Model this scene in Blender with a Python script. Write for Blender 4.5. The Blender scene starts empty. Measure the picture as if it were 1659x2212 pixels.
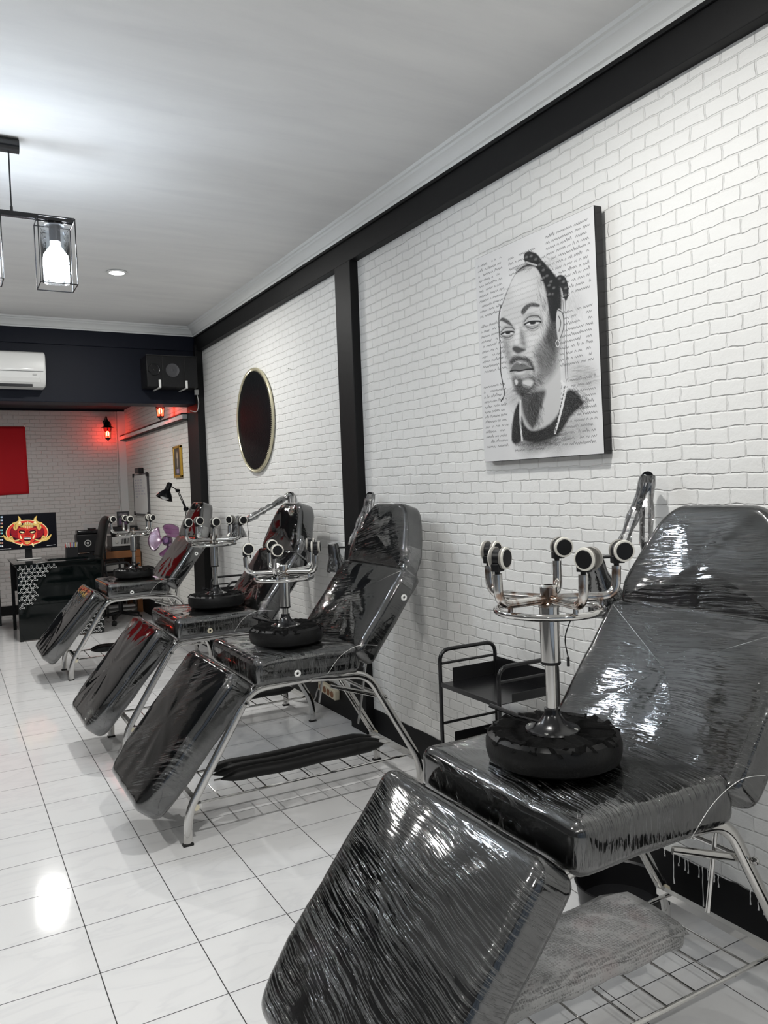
import bpy, bmesh, math, random
import numpy as np
from mathutils import Vector, Matrix
SC = bpy.context.scene
COL = SC.collection
PI = math.pi
random.seed(7)

# ------------------------------------------------------------------ camera
CAMP = Vector((0, 0, 1.4321))
YAW, PIT, ROL, FPX = 0.50812, -0.03504, -0.03649, 1701.48
fw = Vector((math.sin(YAW)*math.cos(PIT), math.cos(YAW)*math.cos(PIT), math.sin(PIT)))
rt = Vector((math.cos(YAW), -math.sin(YAW), 0)); up = rt.cross(fw)
r2 = rt*math.cos(ROL) + up*math.sin(ROL); u2 = up*math.cos(ROL) - rt*math.sin(ROL)
cam = bpy.data.objects.new('camera', bpy.data.cameras.new('camera')); COL.objects.link(cam)
m = Matrix((r2, u2, -fw)).transposed().to_4x4(); m.translation = CAMP
cam.matrix_world = m
cam.data.sensor_fit = 'HORIZONTAL'; cam.data.sensor_width = 36; cam.data.lens = FPX*36/1659
cam.data.clip_start = 0.02; SC.camera = cam
# ------------------------------------------------------------------ world, view, lights
SC.view_settings.view_transform = 'Standard'; SC.view_settings.look = 'None'
SC.view_settings.gamma = 1; SC.view_settings.use_curve_mapping = False
SC.view_settings.exposure = 0.23
w = bpy.data.worlds.new('world'); SC.world = w; w.use_nodes = True
w.node_tree.nodes['Background'].inputs[0].default_value = (0.80, 0.88, 1.0, 1)
w.node_tree.nodes['Background'].inputs[1].default_value = 0.30
DOWN = [(1.075, 5.46), (-1.2, 5.46), (1.075, 1.75), (-1.2, 1.75), (-1.2, -1.2), (1.075, -1.2)]
DOWN_W, BULB_S, ALC_W = 22.0, 60.0, 12.0
CEIL = 2.91
W = 2.1013          # face of the right brick wall
XF = 2.051          # face of pillars and beams on the right

# ------------------------------------------------------------------ materials
def new_mat(name):
    m = bpy.data.materials.new(name); m.use_nodes = True
    nt = m.node_tree; b = nt.nodes['Principled BSDF']
    return m, nt, b
def N(nt, typ, **kw):
    n = nt.nodes.new(typ)
    for k, v in kw.items():
        if k.startswith('i_'): n.inputs[k[2:].replace('_', ' ')].default_value = v
        else: setattr(n, k, v)
    return n
def L(nt, a, ao, b, bi): nt.links.new(a.outputs[ao], b.inputs[bi])
def ramp(nt, stops, interp='LINEAR'):
    r = nt.nodes.new('ShaderNodeValToRGB'); r.color_ramp.interpolation = interp
    e = r.color_ramp.elements
    while len(e) < len(stops): e.new(0.5)
    for q, (p, c) in zip(e, stops):
        q.position = p; q.color = (c, c, c, 1) if isinstance(c, (int, float)) else (*c, 1)
    return r
def simple(name, col, rough=0.5, metal=0.0, coat=0.0, emit=None, es=0.0, bump=0.0, bscale=60, ior=1.5, spec=0.5):
    m, nt, b = new_mat(name); b.inputs['Specular IOR Level'].default_value = spec
    b.inputs['Base Color'].default_value = (*col, 1); b.inputs['Roughness'].default_value = rough
    b.inputs['Metallic'].default_value = metal; b.inputs['Coat Weight'].default_value = coat
    b.inputs['Coat Roughness'].default_value = 0.05; b.inputs['IOR'].default_value = ior
    if emit: b.inputs['Emission Color'].default_value = (*emit, 1); b.inputs['Emission Strength'].default_value = es
    tc = N(nt, 'ShaderNodeTexCoord'); no = N(nt, 'ShaderNodeTexNoise', i_Scale=bscale, i_Detail=3.0); L(nt, tc, 'Object', no, 'Vector')
    if bump:
        bp = N(nt, 'ShaderNodeBump', i_Strength=bump, i_Distance=0.003); L(nt, no, 'Fac', bp, 'Height'); L(nt, bp, 'Normal', b, 'Normal')
    else:
        mr = N(nt, 'ShaderNodeMapRange'); mr.inputs['To Min'].default_value = max(0.0, rough-0.04); mr.inputs['To Max'].default_value = min(1, rough+0.04)
        L(nt, no, 'Fac', mr, 'Value'); L(nt, mr, 'Result', b, 'Roughness')
    return m
def brick_mat(name, axis, col=(0.79, 0.79, 0.775), joint=0.955, bmp=0.85):
    # painted brick-relief: wobbly courses, raised joints, a faint paint variation
    m, nt, b = new_mat(name)
    tc = N(nt, 'ShaderNodeTexCoord'); sp = N(nt, 'ShaderNodeSeparateXYZ'); cb = N(nt, 'ShaderNodeCombineXYZ')
    L(nt, tc, 'Object', sp, 'Vector'); L(nt, sp, axis, cb, 'X'); L(nt, sp, 'Z', cb, 'Y')
    wob = N(nt, 'ShaderNodeTexNoise', i_Scale=9.0, i_Detail=4.0, i_Roughness=0.65); L(nt, cb, 'Vector', wob, 'Vector')
    sub = N(nt, 'ShaderNodeVectorMath', operation='SUBTRACT'); sub.inputs[1].default_value = (0.5, 0.5, 0.5); L(nt, wob, 'Color', sub, 0)
    sc = N(nt, 'ShaderNodeVectorMath', operation='SCALE'); sc.inputs['Scale'].default_value = 0.026; L(nt, sub, 'Vector', sc, 0)
    ad = N(nt, 'ShaderNodeVectorMath', operation='ADD'); L(nt, cb, 'Vector', ad, 0); L(nt, sc, 'Vector', ad, 1)
    br = N(nt, 'ShaderNodeTexBrick', offset=0.5)
    br.inputs['Scale'].default_value = 1.0; br.inputs['Mortar Size'].default_value = 0.0042; br.inputs['Mortar Smooth'].default_value = 0.85
    br.inputs['Brick Width'].default_value = 0.118; br.inputs['Row Height'].default_value = 0.0475
    L(nt, ad, 'Vector', br, 'Vector')
    no = N(nt, 'ShaderNodeTexNoise', i_Scale=34.0, i_Detail=5.0, i_Roughness=0.6); L(nt, cb, 'Vector', no, 'Vector')
    lo = N(nt, 'ShaderNodeTexNoise', i_Scale=1.2, i_Detail=2.0); L(nt, cb, 'Vector', lo, 'Vector')
    mu = N(nt, 'ShaderNodeMath', operation='MULTIPLY_ADD'); mu.inputs[1].default_value = 0.55; L(nt, no, 'Fac', mu, 0)
    iv = N(nt, 'ShaderNodeMath', operation='MULTIPLY'); iv.inputs[1].default_value = -0.8; L(nt, br, 'Fac', iv, 0); L(nt, iv, 'Value', mu, 2)
    bp = N(nt, 'ShaderNodeBump', i_Strength=bmp, i_Distance=0.0045); L(nt, mu, 'Value', bp, 'Height'); L(nt, bp, 'Normal', b, 'Normal')
    rp = ramp(nt, [(0.3, tuple(c*0.94 for c in col)), (0.7, col)]); L(nt, lo, 'Fac', rp, 'Fac')
    mx = N(nt, 'ShaderNodeMix', data_type='RGBA'); mx.inputs['B'].default_value = (*[c*joint for c in col], 1)
    mf = N(nt, 'ShaderNodeMath', operation='MULTIPLY'); mf.inputs[1].default_value = 0.5; L(nt, br, 'Fac', mf, 0)
    L(nt, mf, 'Value', mx, 'Factor'); L(nt, rp, 'Color', mx, 'A'); L(nt, mx, 'Result', b, 'Base Color')
    b.inputs['Roughness'].default_value = 0.55
    return m
def floor_mat():
    m, nt, b = new_mat('white_marble_tile')
    tc = N(nt, 'ShaderNodeTexCoord')
    mp = N(nt, 'ShaderNodeMapping'); mp.inputs['Location'].default_value = (-0.339084+0.0006, -2.157576+0.0006, 0); L(nt, tc, 'Object', mp, 'Vector')
    br = N(nt, 'ShaderNodeTexBrick', offset=0.0)
    br.inputs['Scale'].default_value = 1.0; br.inputs['Mortar Size'].default_value = 0.0017; br.inputs['Mortar Smooth'].default_value = 0.1
    br.inputs['Brick Width'].default_value = 0.3; br.inputs['Row Height'].default_value = 0.3
    L(nt, mp, 'Vector', br, 'Vector')
    wv = N(nt, 'ShaderNodeTexNoise', i_Scale=1.6, i_Detail=5.0, i_Distortion=1.6)
    mp2 = N(nt, 'ShaderNodeMapping'); mp2.inputs['Rotation'].default_value = (0, 0, 0.6); mp2.inputs['Scale'].default_value = (1, 3.2, 1)
    L(nt, tc, 'Object', mp2, 'Vector'); L(nt, mp2, 'Vector', wv, 'Vector')
    rp = ramp(nt, [(0.0, (0.80, 0.80, 0.80)), (0.46, (0.79, 0.79, 0.79)), (0.50, (0.745, 0.745, 0.75)), (0.54, (0.78, 0.78, 0.78)), (1, (0.82, 0.82, 0.82))])
    L(nt, wv, 'Fac', rp, 'Fac')
    mx = N(nt, 'ShaderNodeMix', data_type='RGBA'); mx.inputs['B'].default_value = (0.035, 0.035, 0.035, 1)
    L(nt, br, 'Fac', mx, 'Factor'); L(nt, rp, 'Color', mx, 'A'); L(nt, mx, 'Result', b, 'Base Color')
    rr = N(nt, 'ShaderNodeMapRange'); rr.inputs['To Min'].default_value = 0.085; rr.inputs['To Max'].default_value = 0.7
    L(nt, br, 'Fac', rr, 'Value'); L(nt, rr, 'Result', b, 'Roughness')
    no = N(nt, 'ShaderNodeTexNoise', i_Scale=55.0, i_Detail=2.0); L(nt, tc, 'Object', no, 'Vector')
    bp = N(nt, 'ShaderNodeBump', i_Strength=0.05, i_Distance=0.001); L(nt, no, 'Fac', bp, 'Height'); L(nt, bp, 'Normal', b, 'Normal')
    b.inputs['IOR'].default_value = 1.45
    return m
def ceil_mat():
    m, nt, b = new_mat('brushed_white_ceiling_paint')
    tc = N(nt, 'ShaderNodeTexCoord')
    mp = N(nt, 'ShaderNodeMapping'); mp.inputs['Scale'].default_value = (0.6, 3.0, 1); L(nt, tc, 'Object', mp, 'Vector')
    no = N(nt, 'ShaderNodeTexNoise', i_Scale=2.2, i_Detail=7.0, i_Roughness=0.62, i_Distortion=0.4); L(nt, mp, 'Vector', no, 'Vector')
    rp = ramp(nt, [(0.25, (0.70, 0.70, 0.70)), (0.5, (0.755, 0.755, 0.75)), (0.75, (0.80, 0.80, 0.79))]); L(nt, no, 'Fac', rp, 'Fac'); L(nt, rp, 'Color', b, 'Base Color')
    b.inputs['Roughness'].default_value = 0.75
    bp = N(nt, 'ShaderNodeBump', i_Strength=0.15, i_Distance=0.004); L(nt, no, 'Fac', bp, 'Height'); L(nt, bp, 'Normal', b, 'Normal')
    return m
def chrome_mat(name='chrome', col=(0.66, 0.65, 0.63), rough=0.06, rust=False):
    m, nt, b = new_mat(name)
    b.inputs['Metallic'].default_value = 1.0; b.inputs['Base Color'].default_value = (*col, 1)
    tc = N(nt, 'ShaderNodeTexCoord'); no = N(nt, 'ShaderNodeTexNoise', i_Scale=40.0, i_Detail=4.0); L(nt, tc, 'Object', no, 'Vector')
    mr = N(nt, 'ShaderNodeMapRange'); mr.inputs['To Min'].default_value = rough*0.6; mr.inputs['To Max'].default_value = rough*1.6
    L(nt, no, 'Fac', mr, 'Value'); L(nt, mr, 'Result', b, 'Roughness')
    if rust:
        n2 = N(nt, 'ShaderNodeTexNoise', i_Scale=38.0, i_Detail=5.0); L(nt, tc, 'Object', n2, 'Vector')
        rp = ramp(nt, [(0.47, 0.0), (0.60, 1.0)]); L(nt, n2, 'Fac', rp, 'Fac')
        mx = N(nt, 'ShaderNodeMix', data_type='RGBA'); mx.inputs['A'].default_value = (*col, 1); mx.inputs['B'].default_value = (0.33, 0.24, 0.19, 1)
        L(nt, rp, 'Color', mx, 'Factor'); L(nt, mx, 'Result', b, 'Base Color')
    return m
def film_mat(name, ang, fine, along, twist, seed, base=0.075, crease=0.10, bump=0.8, thr=(0.45, 0.52), rough=0.07, flat=0.22):
    # clear stretch film: mirror-like where it lies flat, combed into fine tension creases elsewhere
    m = bpy.data.materials.new(name); m.use_nodes = True; nt = m.node_tree; nt.nodes.clear()
    out = N(nt, 'ShaderNodeOutputMaterial'); tr = N(nt, 'ShaderNodeBsdfTransparent')
    gl = N(nt, 'ShaderNodeBsdfGlossy'); gl.inputs['Roughness'].default_value = rough; gl.inputs['Color'].default_value = (1, 1, 1, 1)
    df = N(nt, 'ShaderNodeBsdfDiffuse'); df.inputs['Color'].default_value = (0.75, 0.76, 0.76, 1)
    tc = N(nt, 'ShaderNodeTexCoord')
    ro = N(nt, 'ShaderNodeMapping'); ro.inputs['Rotation'].default_value = (0, math.radians(ang), 0); L(nt, tc, 'Object', ro, 'Vector')   # into the pad's own axes
    tw = N(nt, 'ShaderNodeMapping'); tw.inputs['Rotation'].default_value = (0, 0, math.radians(twist)); tw.inputs['Location'].default_value = (seed*3.1, seed*1.7, seed); L(nt, ro, 'Vector', tw, 'Vector')
    wv = N(nt, 'ShaderNodeTexNoise', i_Scale=4.0, i_Detail=1.0); L(nt, tw, 'Vector', wv, 'Vector')
    sc = N(nt, 'ShaderNodeVectorMath', operation='SCALE'); sc.inputs['Scale'].default_value = 0.035; L(nt, wv, 'Color', sc, 0)
    ad = N(nt, 'ShaderNodeVectorMath', operation='ADD'); L(nt, tw, 'Vector', ad, 0); L(nt, sc, 'Vector', ad, 1)
    s1 = N(nt, 'ShaderNodeMapping'); s1.inputs['Scale'].default_value = (fine, along, along*2); L(nt, ad, 'Vector', s1, 'Vector')
    n1 = N(nt, 'ShaderNodeTexNoise', i_Scale=1.0, i_Detail=2.5, i_Roughness=0.6); L(nt, s1, 'Vector', n1, 'Vector')
    s2 = N(nt, 'ShaderNodeMapping'); s2.inputs['Scale'].default_value = (fine*0.22, along*1.3, along); s2.inputs['Rotation'].default_value = (0, 0, 0.35); L(nt, ad, 'Vector', s2, 'Vector')
    n3 = N(nt, 'ShaderNodeTexNoise', i_Scale=1.0, i_Detail=2.0); L(nt, s2, 'Vector', n3, 'Vector')
    big = N(nt, 'ShaderNodeTexNoise', i_Scale=5.5, i_Detail=5.0, i_Roughness=0.62); L(nt, tw, 'Vector', big, 'Vector')
    area = ramp(nt, [(thr[0], 0.0), (thr[1], 1.0)]); L(nt, big, 'Fac', area, 'Fac')
    rg = ramp(nt, [(0.0, 0.0), (0.52, 0.0), (0.57, 1.0), (0.60, 1.0), (0.66, 0.15), (1.0, 0.5)]); L(nt, n1, 'Fac', rg, 'Fac')
    h1 = N(nt, 'ShaderNodeMath', operation='MULTIPLY'); L(nt, rg, 'Color', h1, 0); L(nt, area, 'Color', h1, 1)
    bp = N(nt, 'ShaderNodeBump', i_Strength=bump, i_Distance=0.0011); L(nt, h1, 'Value', bp, 'Height')
    bq = N(nt, 'ShaderNodeBump', i_Strength=flat, i_Distance=0.005); L(nt, n3, 'Fac', bq, 'Height'); L(nt, bp, 'Normal', bq, 'Normal')
    L(nt, bq, 'Normal', gl, 'Normal')
    cr = ramp(nt, [(0.0, 0.0), (0.57, 0.0), (0.62, 1.0), (0.67, 0.0), (1.0, 0.1)]); L(nt, n1, 'Fac', cr, 'Fac')
    cm = N(nt, 'ShaderNodeMath', operation='MULTIPLY'); L(nt, cr, 'Color', cm, 0); L(nt, area, 'Color', cm, 1)
    cs = N(nt, 'ShaderNodeMath', operation='MULTIPLY'); cs.inputs[1].default_value = crease; L(nt, cm, 'Value', cs, 0)
    lw = N(nt, 'ShaderNodeFresnel'); lw.inputs['IOR'].default_value = 1.5
    fa = N(nt, 'ShaderNodeMath', operation='ADD'); L(nt, lw, 'Fac', fa, 0); fa.use_clamp = True
    fb = N(nt, 'ShaderNodeMath', operation='MULTIPLY_ADD'); fb.inputs[1].default_value = 0.03; fb.inputs[2].default_value = base; L(nt, area, 'Color', fb, 0); L(nt, fb, 'Value', fa, 1)
    m1 = N(nt, 'ShaderNodeMixShader'); L(nt, fa, 'Value', m1, 0); L(nt, tr, 0, m1, 1); L(nt, gl, 0, m1, 2)
    m2 = N(nt, 'ShaderNodeMixShader'); L(nt, cs, 'Value', m2, 0); L(nt, m1, 0, m2, 1); L(nt, df, 0, m2, 2)
    L(nt, m2, 0, out, 'Surface')
    return m
def glass_mat(name, col=(0.9, 0.95, 1.0), rough=0.02, fac=0.12):
    m = bpy.data.materials.new(name); m.use_nodes = True; nt = m.node_tree; nt.nodes.clear()
    out = N(nt, 'ShaderNodeOutputMaterial'); tr = N(nt, 'ShaderNodeBsdfTransparent'); tr.inputs[0].default_value = (*col, 1)
    gl = N(nt, 'ShaderNodeBsdfGlossy'); gl.inputs['Roughness'].default_value = rough
    lw = N(nt, 'ShaderNodeFresnel'); fa = N(nt, 'ShaderNodeMath', operation='ADD'); fa.inputs[1].default_value = fac; fa.use_clamp = True; L(nt, lw, 'Fac', fa, 0)
    m1 = N(nt, 'ShaderNodeMixShader'); L(nt, fa, 'Value', m1, 0); L(nt, tr, 0, m1, 1); L(nt, gl, 0, m1, 2); L(nt, m1, 0, out, 'Surface')
    return m
def mesh_mat():
    m = bpy.data.materials.new('black_wire_mesh'); m.use_nodes = True; nt = m.node_tree
    b = nt.nodes['Principled BSDF']; out = nt.nodes['Material Output']
    b.inputs['Base Color'].default_value = (0.012, 0.012, 0.013, 1); b.inputs['Roughness'].default_value = 0.35
    tc = N(nt, 'ShaderNodeTexCoord'); vo = N(nt, 'ShaderNodeTexVoronoi', i_Scale=190.0); vo.inputs['Randomness'].default_value = 0.0
    L(nt, tc, 'Object', vo, 'Vector')
    lt = N(nt, 'ShaderNodeMath', operation='LESS_THAN'); lt.inputs[1].default_value = 0.34; L(nt, vo, 'Distance', lt, 0)
    tr = N(nt, 'ShaderNodeBsdfTransparent'); mx = N(nt, 'ShaderNodeMixShader')
    L(nt, lt, 'Value', mx, 0); L(nt, b, 0, mx, 1); L(nt, tr, 0, mx, 2); L(nt, mx, 0, out, 'Surface')
    return m
def vcol_mat(name, rough=0.6, emit=0.0):
    m, nt, b = new_mat(name); b.inputs['Specular IOR Level'].default_value = 0.2
    a = N(nt, 'ShaderNodeVertexColor'); a.layer_name = 'art'; b.inputs['Roughness'].default_value = rough
    if not emit: L(nt, a, 'Color', b, 'Base Color')
    else: b.inputs['Base Color'].default_value = (0, 0, 0, 1)
    if emit: L(nt, a, 'Color', b, 'Emission Color'); b.inputs['Emission Strength'].default_value = emit
    return m
M = {}
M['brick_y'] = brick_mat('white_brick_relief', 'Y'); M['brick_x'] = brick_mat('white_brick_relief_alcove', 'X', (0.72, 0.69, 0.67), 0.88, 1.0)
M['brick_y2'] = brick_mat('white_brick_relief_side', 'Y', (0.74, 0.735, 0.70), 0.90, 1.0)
M['floor'] = floor_mat(); M['ceil'] = ceil_mat()
M['plaster'] = simple('white_plaster', (0.74, 0.74, 0.73), 0.7, bump=0.1)
M['cornice'] = simple('white_cornice_paint', (0.80, 0.81, 0.80), 0.5, bump=0.12, bscale=25)
M['blackwall'] = simple('black_wall_paint', (0.0065, 0.0065, 0.007), 0.55, bump=0.2, bscale=25, spec=0.22)
M['navy'] = simple('blue_black_wall_paint', (0.004, 0.006, 0.014), 0.5, bump=0.15, bscale=20, spec=0.2)
M['chrome'] = chrome_mat(); M['rust'] = chrome_mat('pitted_chrome', rust=True, rough=0.12)
M['vinyl'] = simple('black_vinyl', (0.009, 0.010, 0.010), 0.35, bump=0.06, bscale=140, spec=0.25)
M['leather'] = simple('dull_black_leatherette', (0.006, 0.006, 0.006), 0.42, bump=0.25, bscale=120, spec=0.3)
M['felt'] = simple('ragged_black_lining', (0.004, 0.004, 0.004), 0.9, bump=1.0, bscale=90, spec=0.1)
M['blackmetal'] = simple('black_enamel', (0.006, 0.006, 0.007), 0.22, spec=0.5)
M['blackplastic'] = simple('black_plastic', (0.008, 0.008, 0.009), 0.38, spec=0.3)
M['darkpaint'] = simple('charcoal_wall_paint', (0.13, 0.13, 0.135), 0.6)
M['conegrey'] = simple('speaker_cone_grey', (0.06, 0.06, 0.065), 0.45)
M['darkglass'] = simple('black_glass', (0.002, 0.004, 0.004), 0.04)
M['whiteplastic'] = simple('white_plastic', (0.82, 0.82, 0.80), 0.3, coat=0.4)
M['cream'] = simple('cream_plastic', (0.70, 0.64, 0.48), 0.4)
M['gold'] = simple('gold_rim', (0.60, 0.56, 0.40), 0.3, metal=0.5)
M['goldframe'] = simple('gilt_frame', (0.55, 0.33, 0.05), 0.35, metal=0.6)
M['disc'] = simple('black_woven_disc', (0.003, 0.004, 0.005), 0.5, bump=0.8, bscale=70, spec=0.15)
M['red'] = simple('red_cloth', (0.56, 0.004, 0.012), 0.8, bump=0.2, bscale=300)
M['wood'] = simple('orange_wood', (0.26, 0.10, 0.03), 0.45, bump=0.2, bscale=14)
M['rubber'] = simple('black_rubber', (0.01, 0.01, 0.01), 0.6)
M['tyre'] = simple('grey_tyre_tread', (0.22, 0.21, 0.19), 0.5)
M['wheelwhite'] = simple('cream_tyre', (0.75, 0.73, 0.66), 0.4)
M['foam'] = simple('black_foam_roll', (0.006, 0.006, 0.006), 0.55, bump=0.5, bscale=45, spec=0.35)
M['greyplastic'] = simple('silver_grey_plastic', (0.45, 0.45, 0.44), 0.35)
M['screw'] = simple('screw_steel', (0.7, 0.7, 0.66), 0.25, metal=1.0)
M['mesh'] = mesh_mat()
M['glass'] = glass_mat('clear_glass'); M['purple'] = glass_mat('purple_plastic', (0.62, 0.36, 0.60), 0.2, 0.14)
M['bulb'] = simple('lit_bulb', (1, 1, 1), 0.5, emit=(0.90, 0.95, 1.0), es=BULB_S)
M['led'] = simple('lit_led_disc', (1, 1, 1), 0.5, emit=(0.93, 1.0, 0.97), es=16.0)
M['redglow'] = simple('lit_red_lantern_glass', (1, 0.1, 0.05), 0.4, emit=(1.0, 0.12, 0.06), es=9.0)
M['redcore'] = simple('lit_lantern_bulb', (1, 0.4, 0.2), 0.4, emit=(1.0, 0.35, 0.18), es=30.0)
def leaf(*k): return [M[q] for q in k]
FL = [(.22, .07, .075), (.16, .06, .085), (.05, .035, .13), (.04, .03, .13)]      # broad waviness, roughness, reflectance per chair
def fset(kind, ang, rows): return [film_mat('stretch_film_%s%d' % (kind, i), ang, f, 6, t, i*2.3+s, thr=th, flat=FL[i][0], rough=FL[i][1], base=FL[i][2]) for i, (f, t, th, s) in enumerate(rows)]
FILMS = {'leg': fset('legrest', 50, [(230, 9, (.34, .56), 1), (200, -25, (.46, .62), 2), (180, 15, (.54, .66), 3), (180, -10, (.58, .68), 4)]),
         'seat': fset('seat', 0, [(240, 4, (.36, .56), 5), (180, -25, (.42, .60), 6), (180, 10, (.50, .64), 7), (180, 5, (.52, .64), 8)]),
         'back': fset('back', 52, [(260, -5, (.36, .55), .2), (220, -12, (.44, .60), .4), (180, -10, (.52, .66), .6), (180, 8, (.56, .68), .8)]),
         'lamp': [film_mat('stretch_film_lamp', 0, 120, 40, 20, 5.0, base=0.12, crease=0.35)]}

# ------------------------------------------------------------------ mesh kit
class MB:
    def __init__(s): s.v = []; s.f = []; s.mi = []; s.cur = 0
    def add(s, vs, fs):
        o = len(s.v); s.v += [tuple(map(float, q)) for q in vs]
        for f in fs: s.f.append(tuple(o+i for i in f)); s.mi.append(s.cur)
        return s
    def box(s, c, d, R=None):
        vs = []
        for i in (-.5, .5):
            for j in (-.5, .5):
                for k in (-.5, .5):
                    q = Vector((i*d[0], j*d[1], k*d[2]))
                    if R is not None: q = R @ q
                    vs.append(q+Vector(c))
        return s.add(vs, [(0, 1, 3, 2), (4, 6, 7, 5), (0, 4, 5, 1), (2, 3, 7, 6), (0, 2, 6, 4), (1, 5, 7, 3)])
    def bb(s, a, b):   # box from corner to corner
        return s.box([(a[i]+b[i])/2 for i in range(3)], [abs(b[i]-a[i]) for i in range(3)])
    def tube(s, pts, r, n=12, closed=False, rb=None, side=None, cap=True, taper=None):
        pts = [Vector(p) for p in pts]; k = len(pts); rb = rb or r
        rings = []; prev = None
        for i, p in enumerate(pts):
            if closed: t = (pts[(i+1) % k]-pts[i-1]).normalized()
            else: t = (pts[min(i+1, k-1)]-pts[max(i-1, 0)]).normalized()
            if side is not None:
                a = Vector(side); a = (a-t*a.dot(t)).normalized()
            elif prev is None:
                a = t.orthogonal().normalized()
            else: a = (prev-t*prev.dot(t)).normalized()
            prev = a; b = t.cross(a)
            q = taper[i] if taper else 1
            rings.append([p+a*(rb*q*math.cos(2*PI*j/n))+b*(r*q*math.sin(2*PI*j/n)) for j in range(n)])
        vs = [q for g in rings for q in g]; fs = []
        m_ = k if closed else k-1
        for i in range(m_):
            for j in range(n):
                a0 = i*n+j; a1 = i*n+(j+1) % n; b0 = ((i+1) % k)*n+j; b1 = ((i+1) % k)*n+(j+1) % n
                fs.append((a0, a1, b1, b0))
        if cap and not closed: fs.append(tuple(range(n))[::-1]); fs.append(tuple((k-1)*n+j for j in range(n)))
        return s.add(vs, fs)
    def cyl(s, a, b, r, r2_=None, n=24):
        a = Vector(a); b = Vector(b); return s.tube([a, b], r, n, taper=[1, (r2_ if r2_ is not None else r)/r])
    def lathe(s, prof, c=(0, 0, 0), n=32, R=None, cap0=True, cap1=True):
        vs = []; c = Vector(c)
        for (r, z) in prof:
            for j in range(n):
                q = Vector((r*math.cos(2*PI*j/n), r*math.sin(2*PI*j/n), z))
                vs.append((R @ q if R is not None else q)+c)
        fs = []
        for i in range(len(prof)-1):
            for j in range(n): fs.append((i*n+j, i*n+(j+1) % n, (i+1)*n+(j+1) % n, (i+1)*n+j))
        if cap0 and prof[0][0] > 1e-5: fs.append(tuple(range(n))[::-1])
        if cap1 and prof[-1][0] > 1e-5: fs.append(tuple((len(prof)-1)*n+j for j in range(n)))
        return s.add(vs, fs)
    def sphere(s, c, r, n=16, sc=(1, 1, 1)):
        pr = [(max(1e-4, math.sin(PI*i/n)), -math.cos(PI*i/n)) for i in range(n+1)]
        return s.lathe([(a*r, b*r) for a, b in pr], c, n*2, Matrix.Diagonal(Vector(sc)))
    def prism(s, poly, a, b, frame=None):
        # poly 2-D, extruded between heights a,b in the frame (o,u,v,n)
        o, u, v, nn = frame or (Vector((0, 0, 0)), Vector((1, 0, 0)), Vector((0, 1, 0)), Vector((0, 0, 1)))
        k = len(poly)
        vs = [o+u*p[0]+v*p[1]+nn*a for p in poly]+[o+u*p[0]+v*p[1]+nn*b for p in poly]
        fs = [tuple(range(k))[::-1], tuple(range(k, 2*k))]+[(i, (i+1) % k, k+(i+1) % k, k+i) for i in range(k)]
        return s.add(vs, fs)
    def build(s, name, mats, parent=None, smooth=True, bevel=0, seg=2, ang=35):
        me = bpy.data.meshes.new(name)
        org = Vector(parent.get('_o', (0, 0, 0))) if parent else Vector((0, 0, 0))
        if parent: vs = [tuple(Vector(q)-org) for q in s.v]
        else: vs = s.v
        me.from_pydata(vs, [], s.f); me.update()
        for mt in (mats if isinstance(mats, list) else [mats]): me.materials.append(mt)
        me.polygons.foreach_set('material_index', s.mi)
        bm = bmesh.new(); bm.from_mesh(me); bmesh.ops.recalc_face_normals(bm, faces=bm.faces); bm.to_mesh(me); bm.free()
        if smooth:
            me.polygons.foreach_set('use_smooth', [True]*len(me.polygons)); me.set_sharp_from_angle(angle=math.radians(ang))
        o = bpy.data.objects.new(name, me); COL.objects.link(o)
        if parent: o.parent = parent; o['_o'] = tuple(org)
        if bevel:
            md = o.modifiers.new('bevel', 'BEVEL'); md.width = bevel; md.segments = seg; md.limit_method = 'ANGLE'; md.angle_limit = math.radians(40)
        return o
def thing(name, label, cat, loc=(0, 0, 0), group=None):
    o = bpy.data.objects.new(name, None); COL.objects.link(o); o.location = loc; o.empty_display_size = 0.1
    o['label'] = label; o['category'] = cat; o['_o'] = tuple(loc)
    if group: o['group'] = group
    return o
def tag(o, label, cat, group=None):
    o['label'] = label; o['category'] = cat
    if group: o['group'] = group
    return o
def struct(o): o['kind'] = 'structure'; return o
def fillet(pts, r, n=6):
    pts = [Vector(p) for p in pts]; out = [pts[0]]
    for i in range(1, len(pts)-1):
        a, b, c = pts[i-1], pts[i], pts[i+1]
        d = min(r, (a-b).length*.49, (c-b).length*.49)
        p = b+(a-b).normalized()*d; q = b+(c-b).normalized()*d
        for k in range(n+1):
            t = k/n; out.append(p*(1-t)**2+b*2*t*(1-t)+q*t*t)
    return out+[pts[-1]]
def spline(pts, n=8, closed=False):
    pts = [np.array(p, float) for p in pts]; k = len(pts); out = []
    R = range(k if closed else k-1)
    for i in R:
        if closed: a, b, c, d = pts[i-1], pts[i], pts[(i+1) % k], pts[(i+2) % k]
        else: a, b, c, d = pts[max(i-1, 0)], pts[i], pts[i+1], pts[min(i+2, k-1)]
        for j in range(n):
            t = j/n; out.append(0.5*((2*b)+(-a+c)*t+(2*a-5*b+4*c-d)*t*t+(-a+3*b-3*c+d)*t**3))
    if not closed: out.append(pts[-1])
    return out
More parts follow.
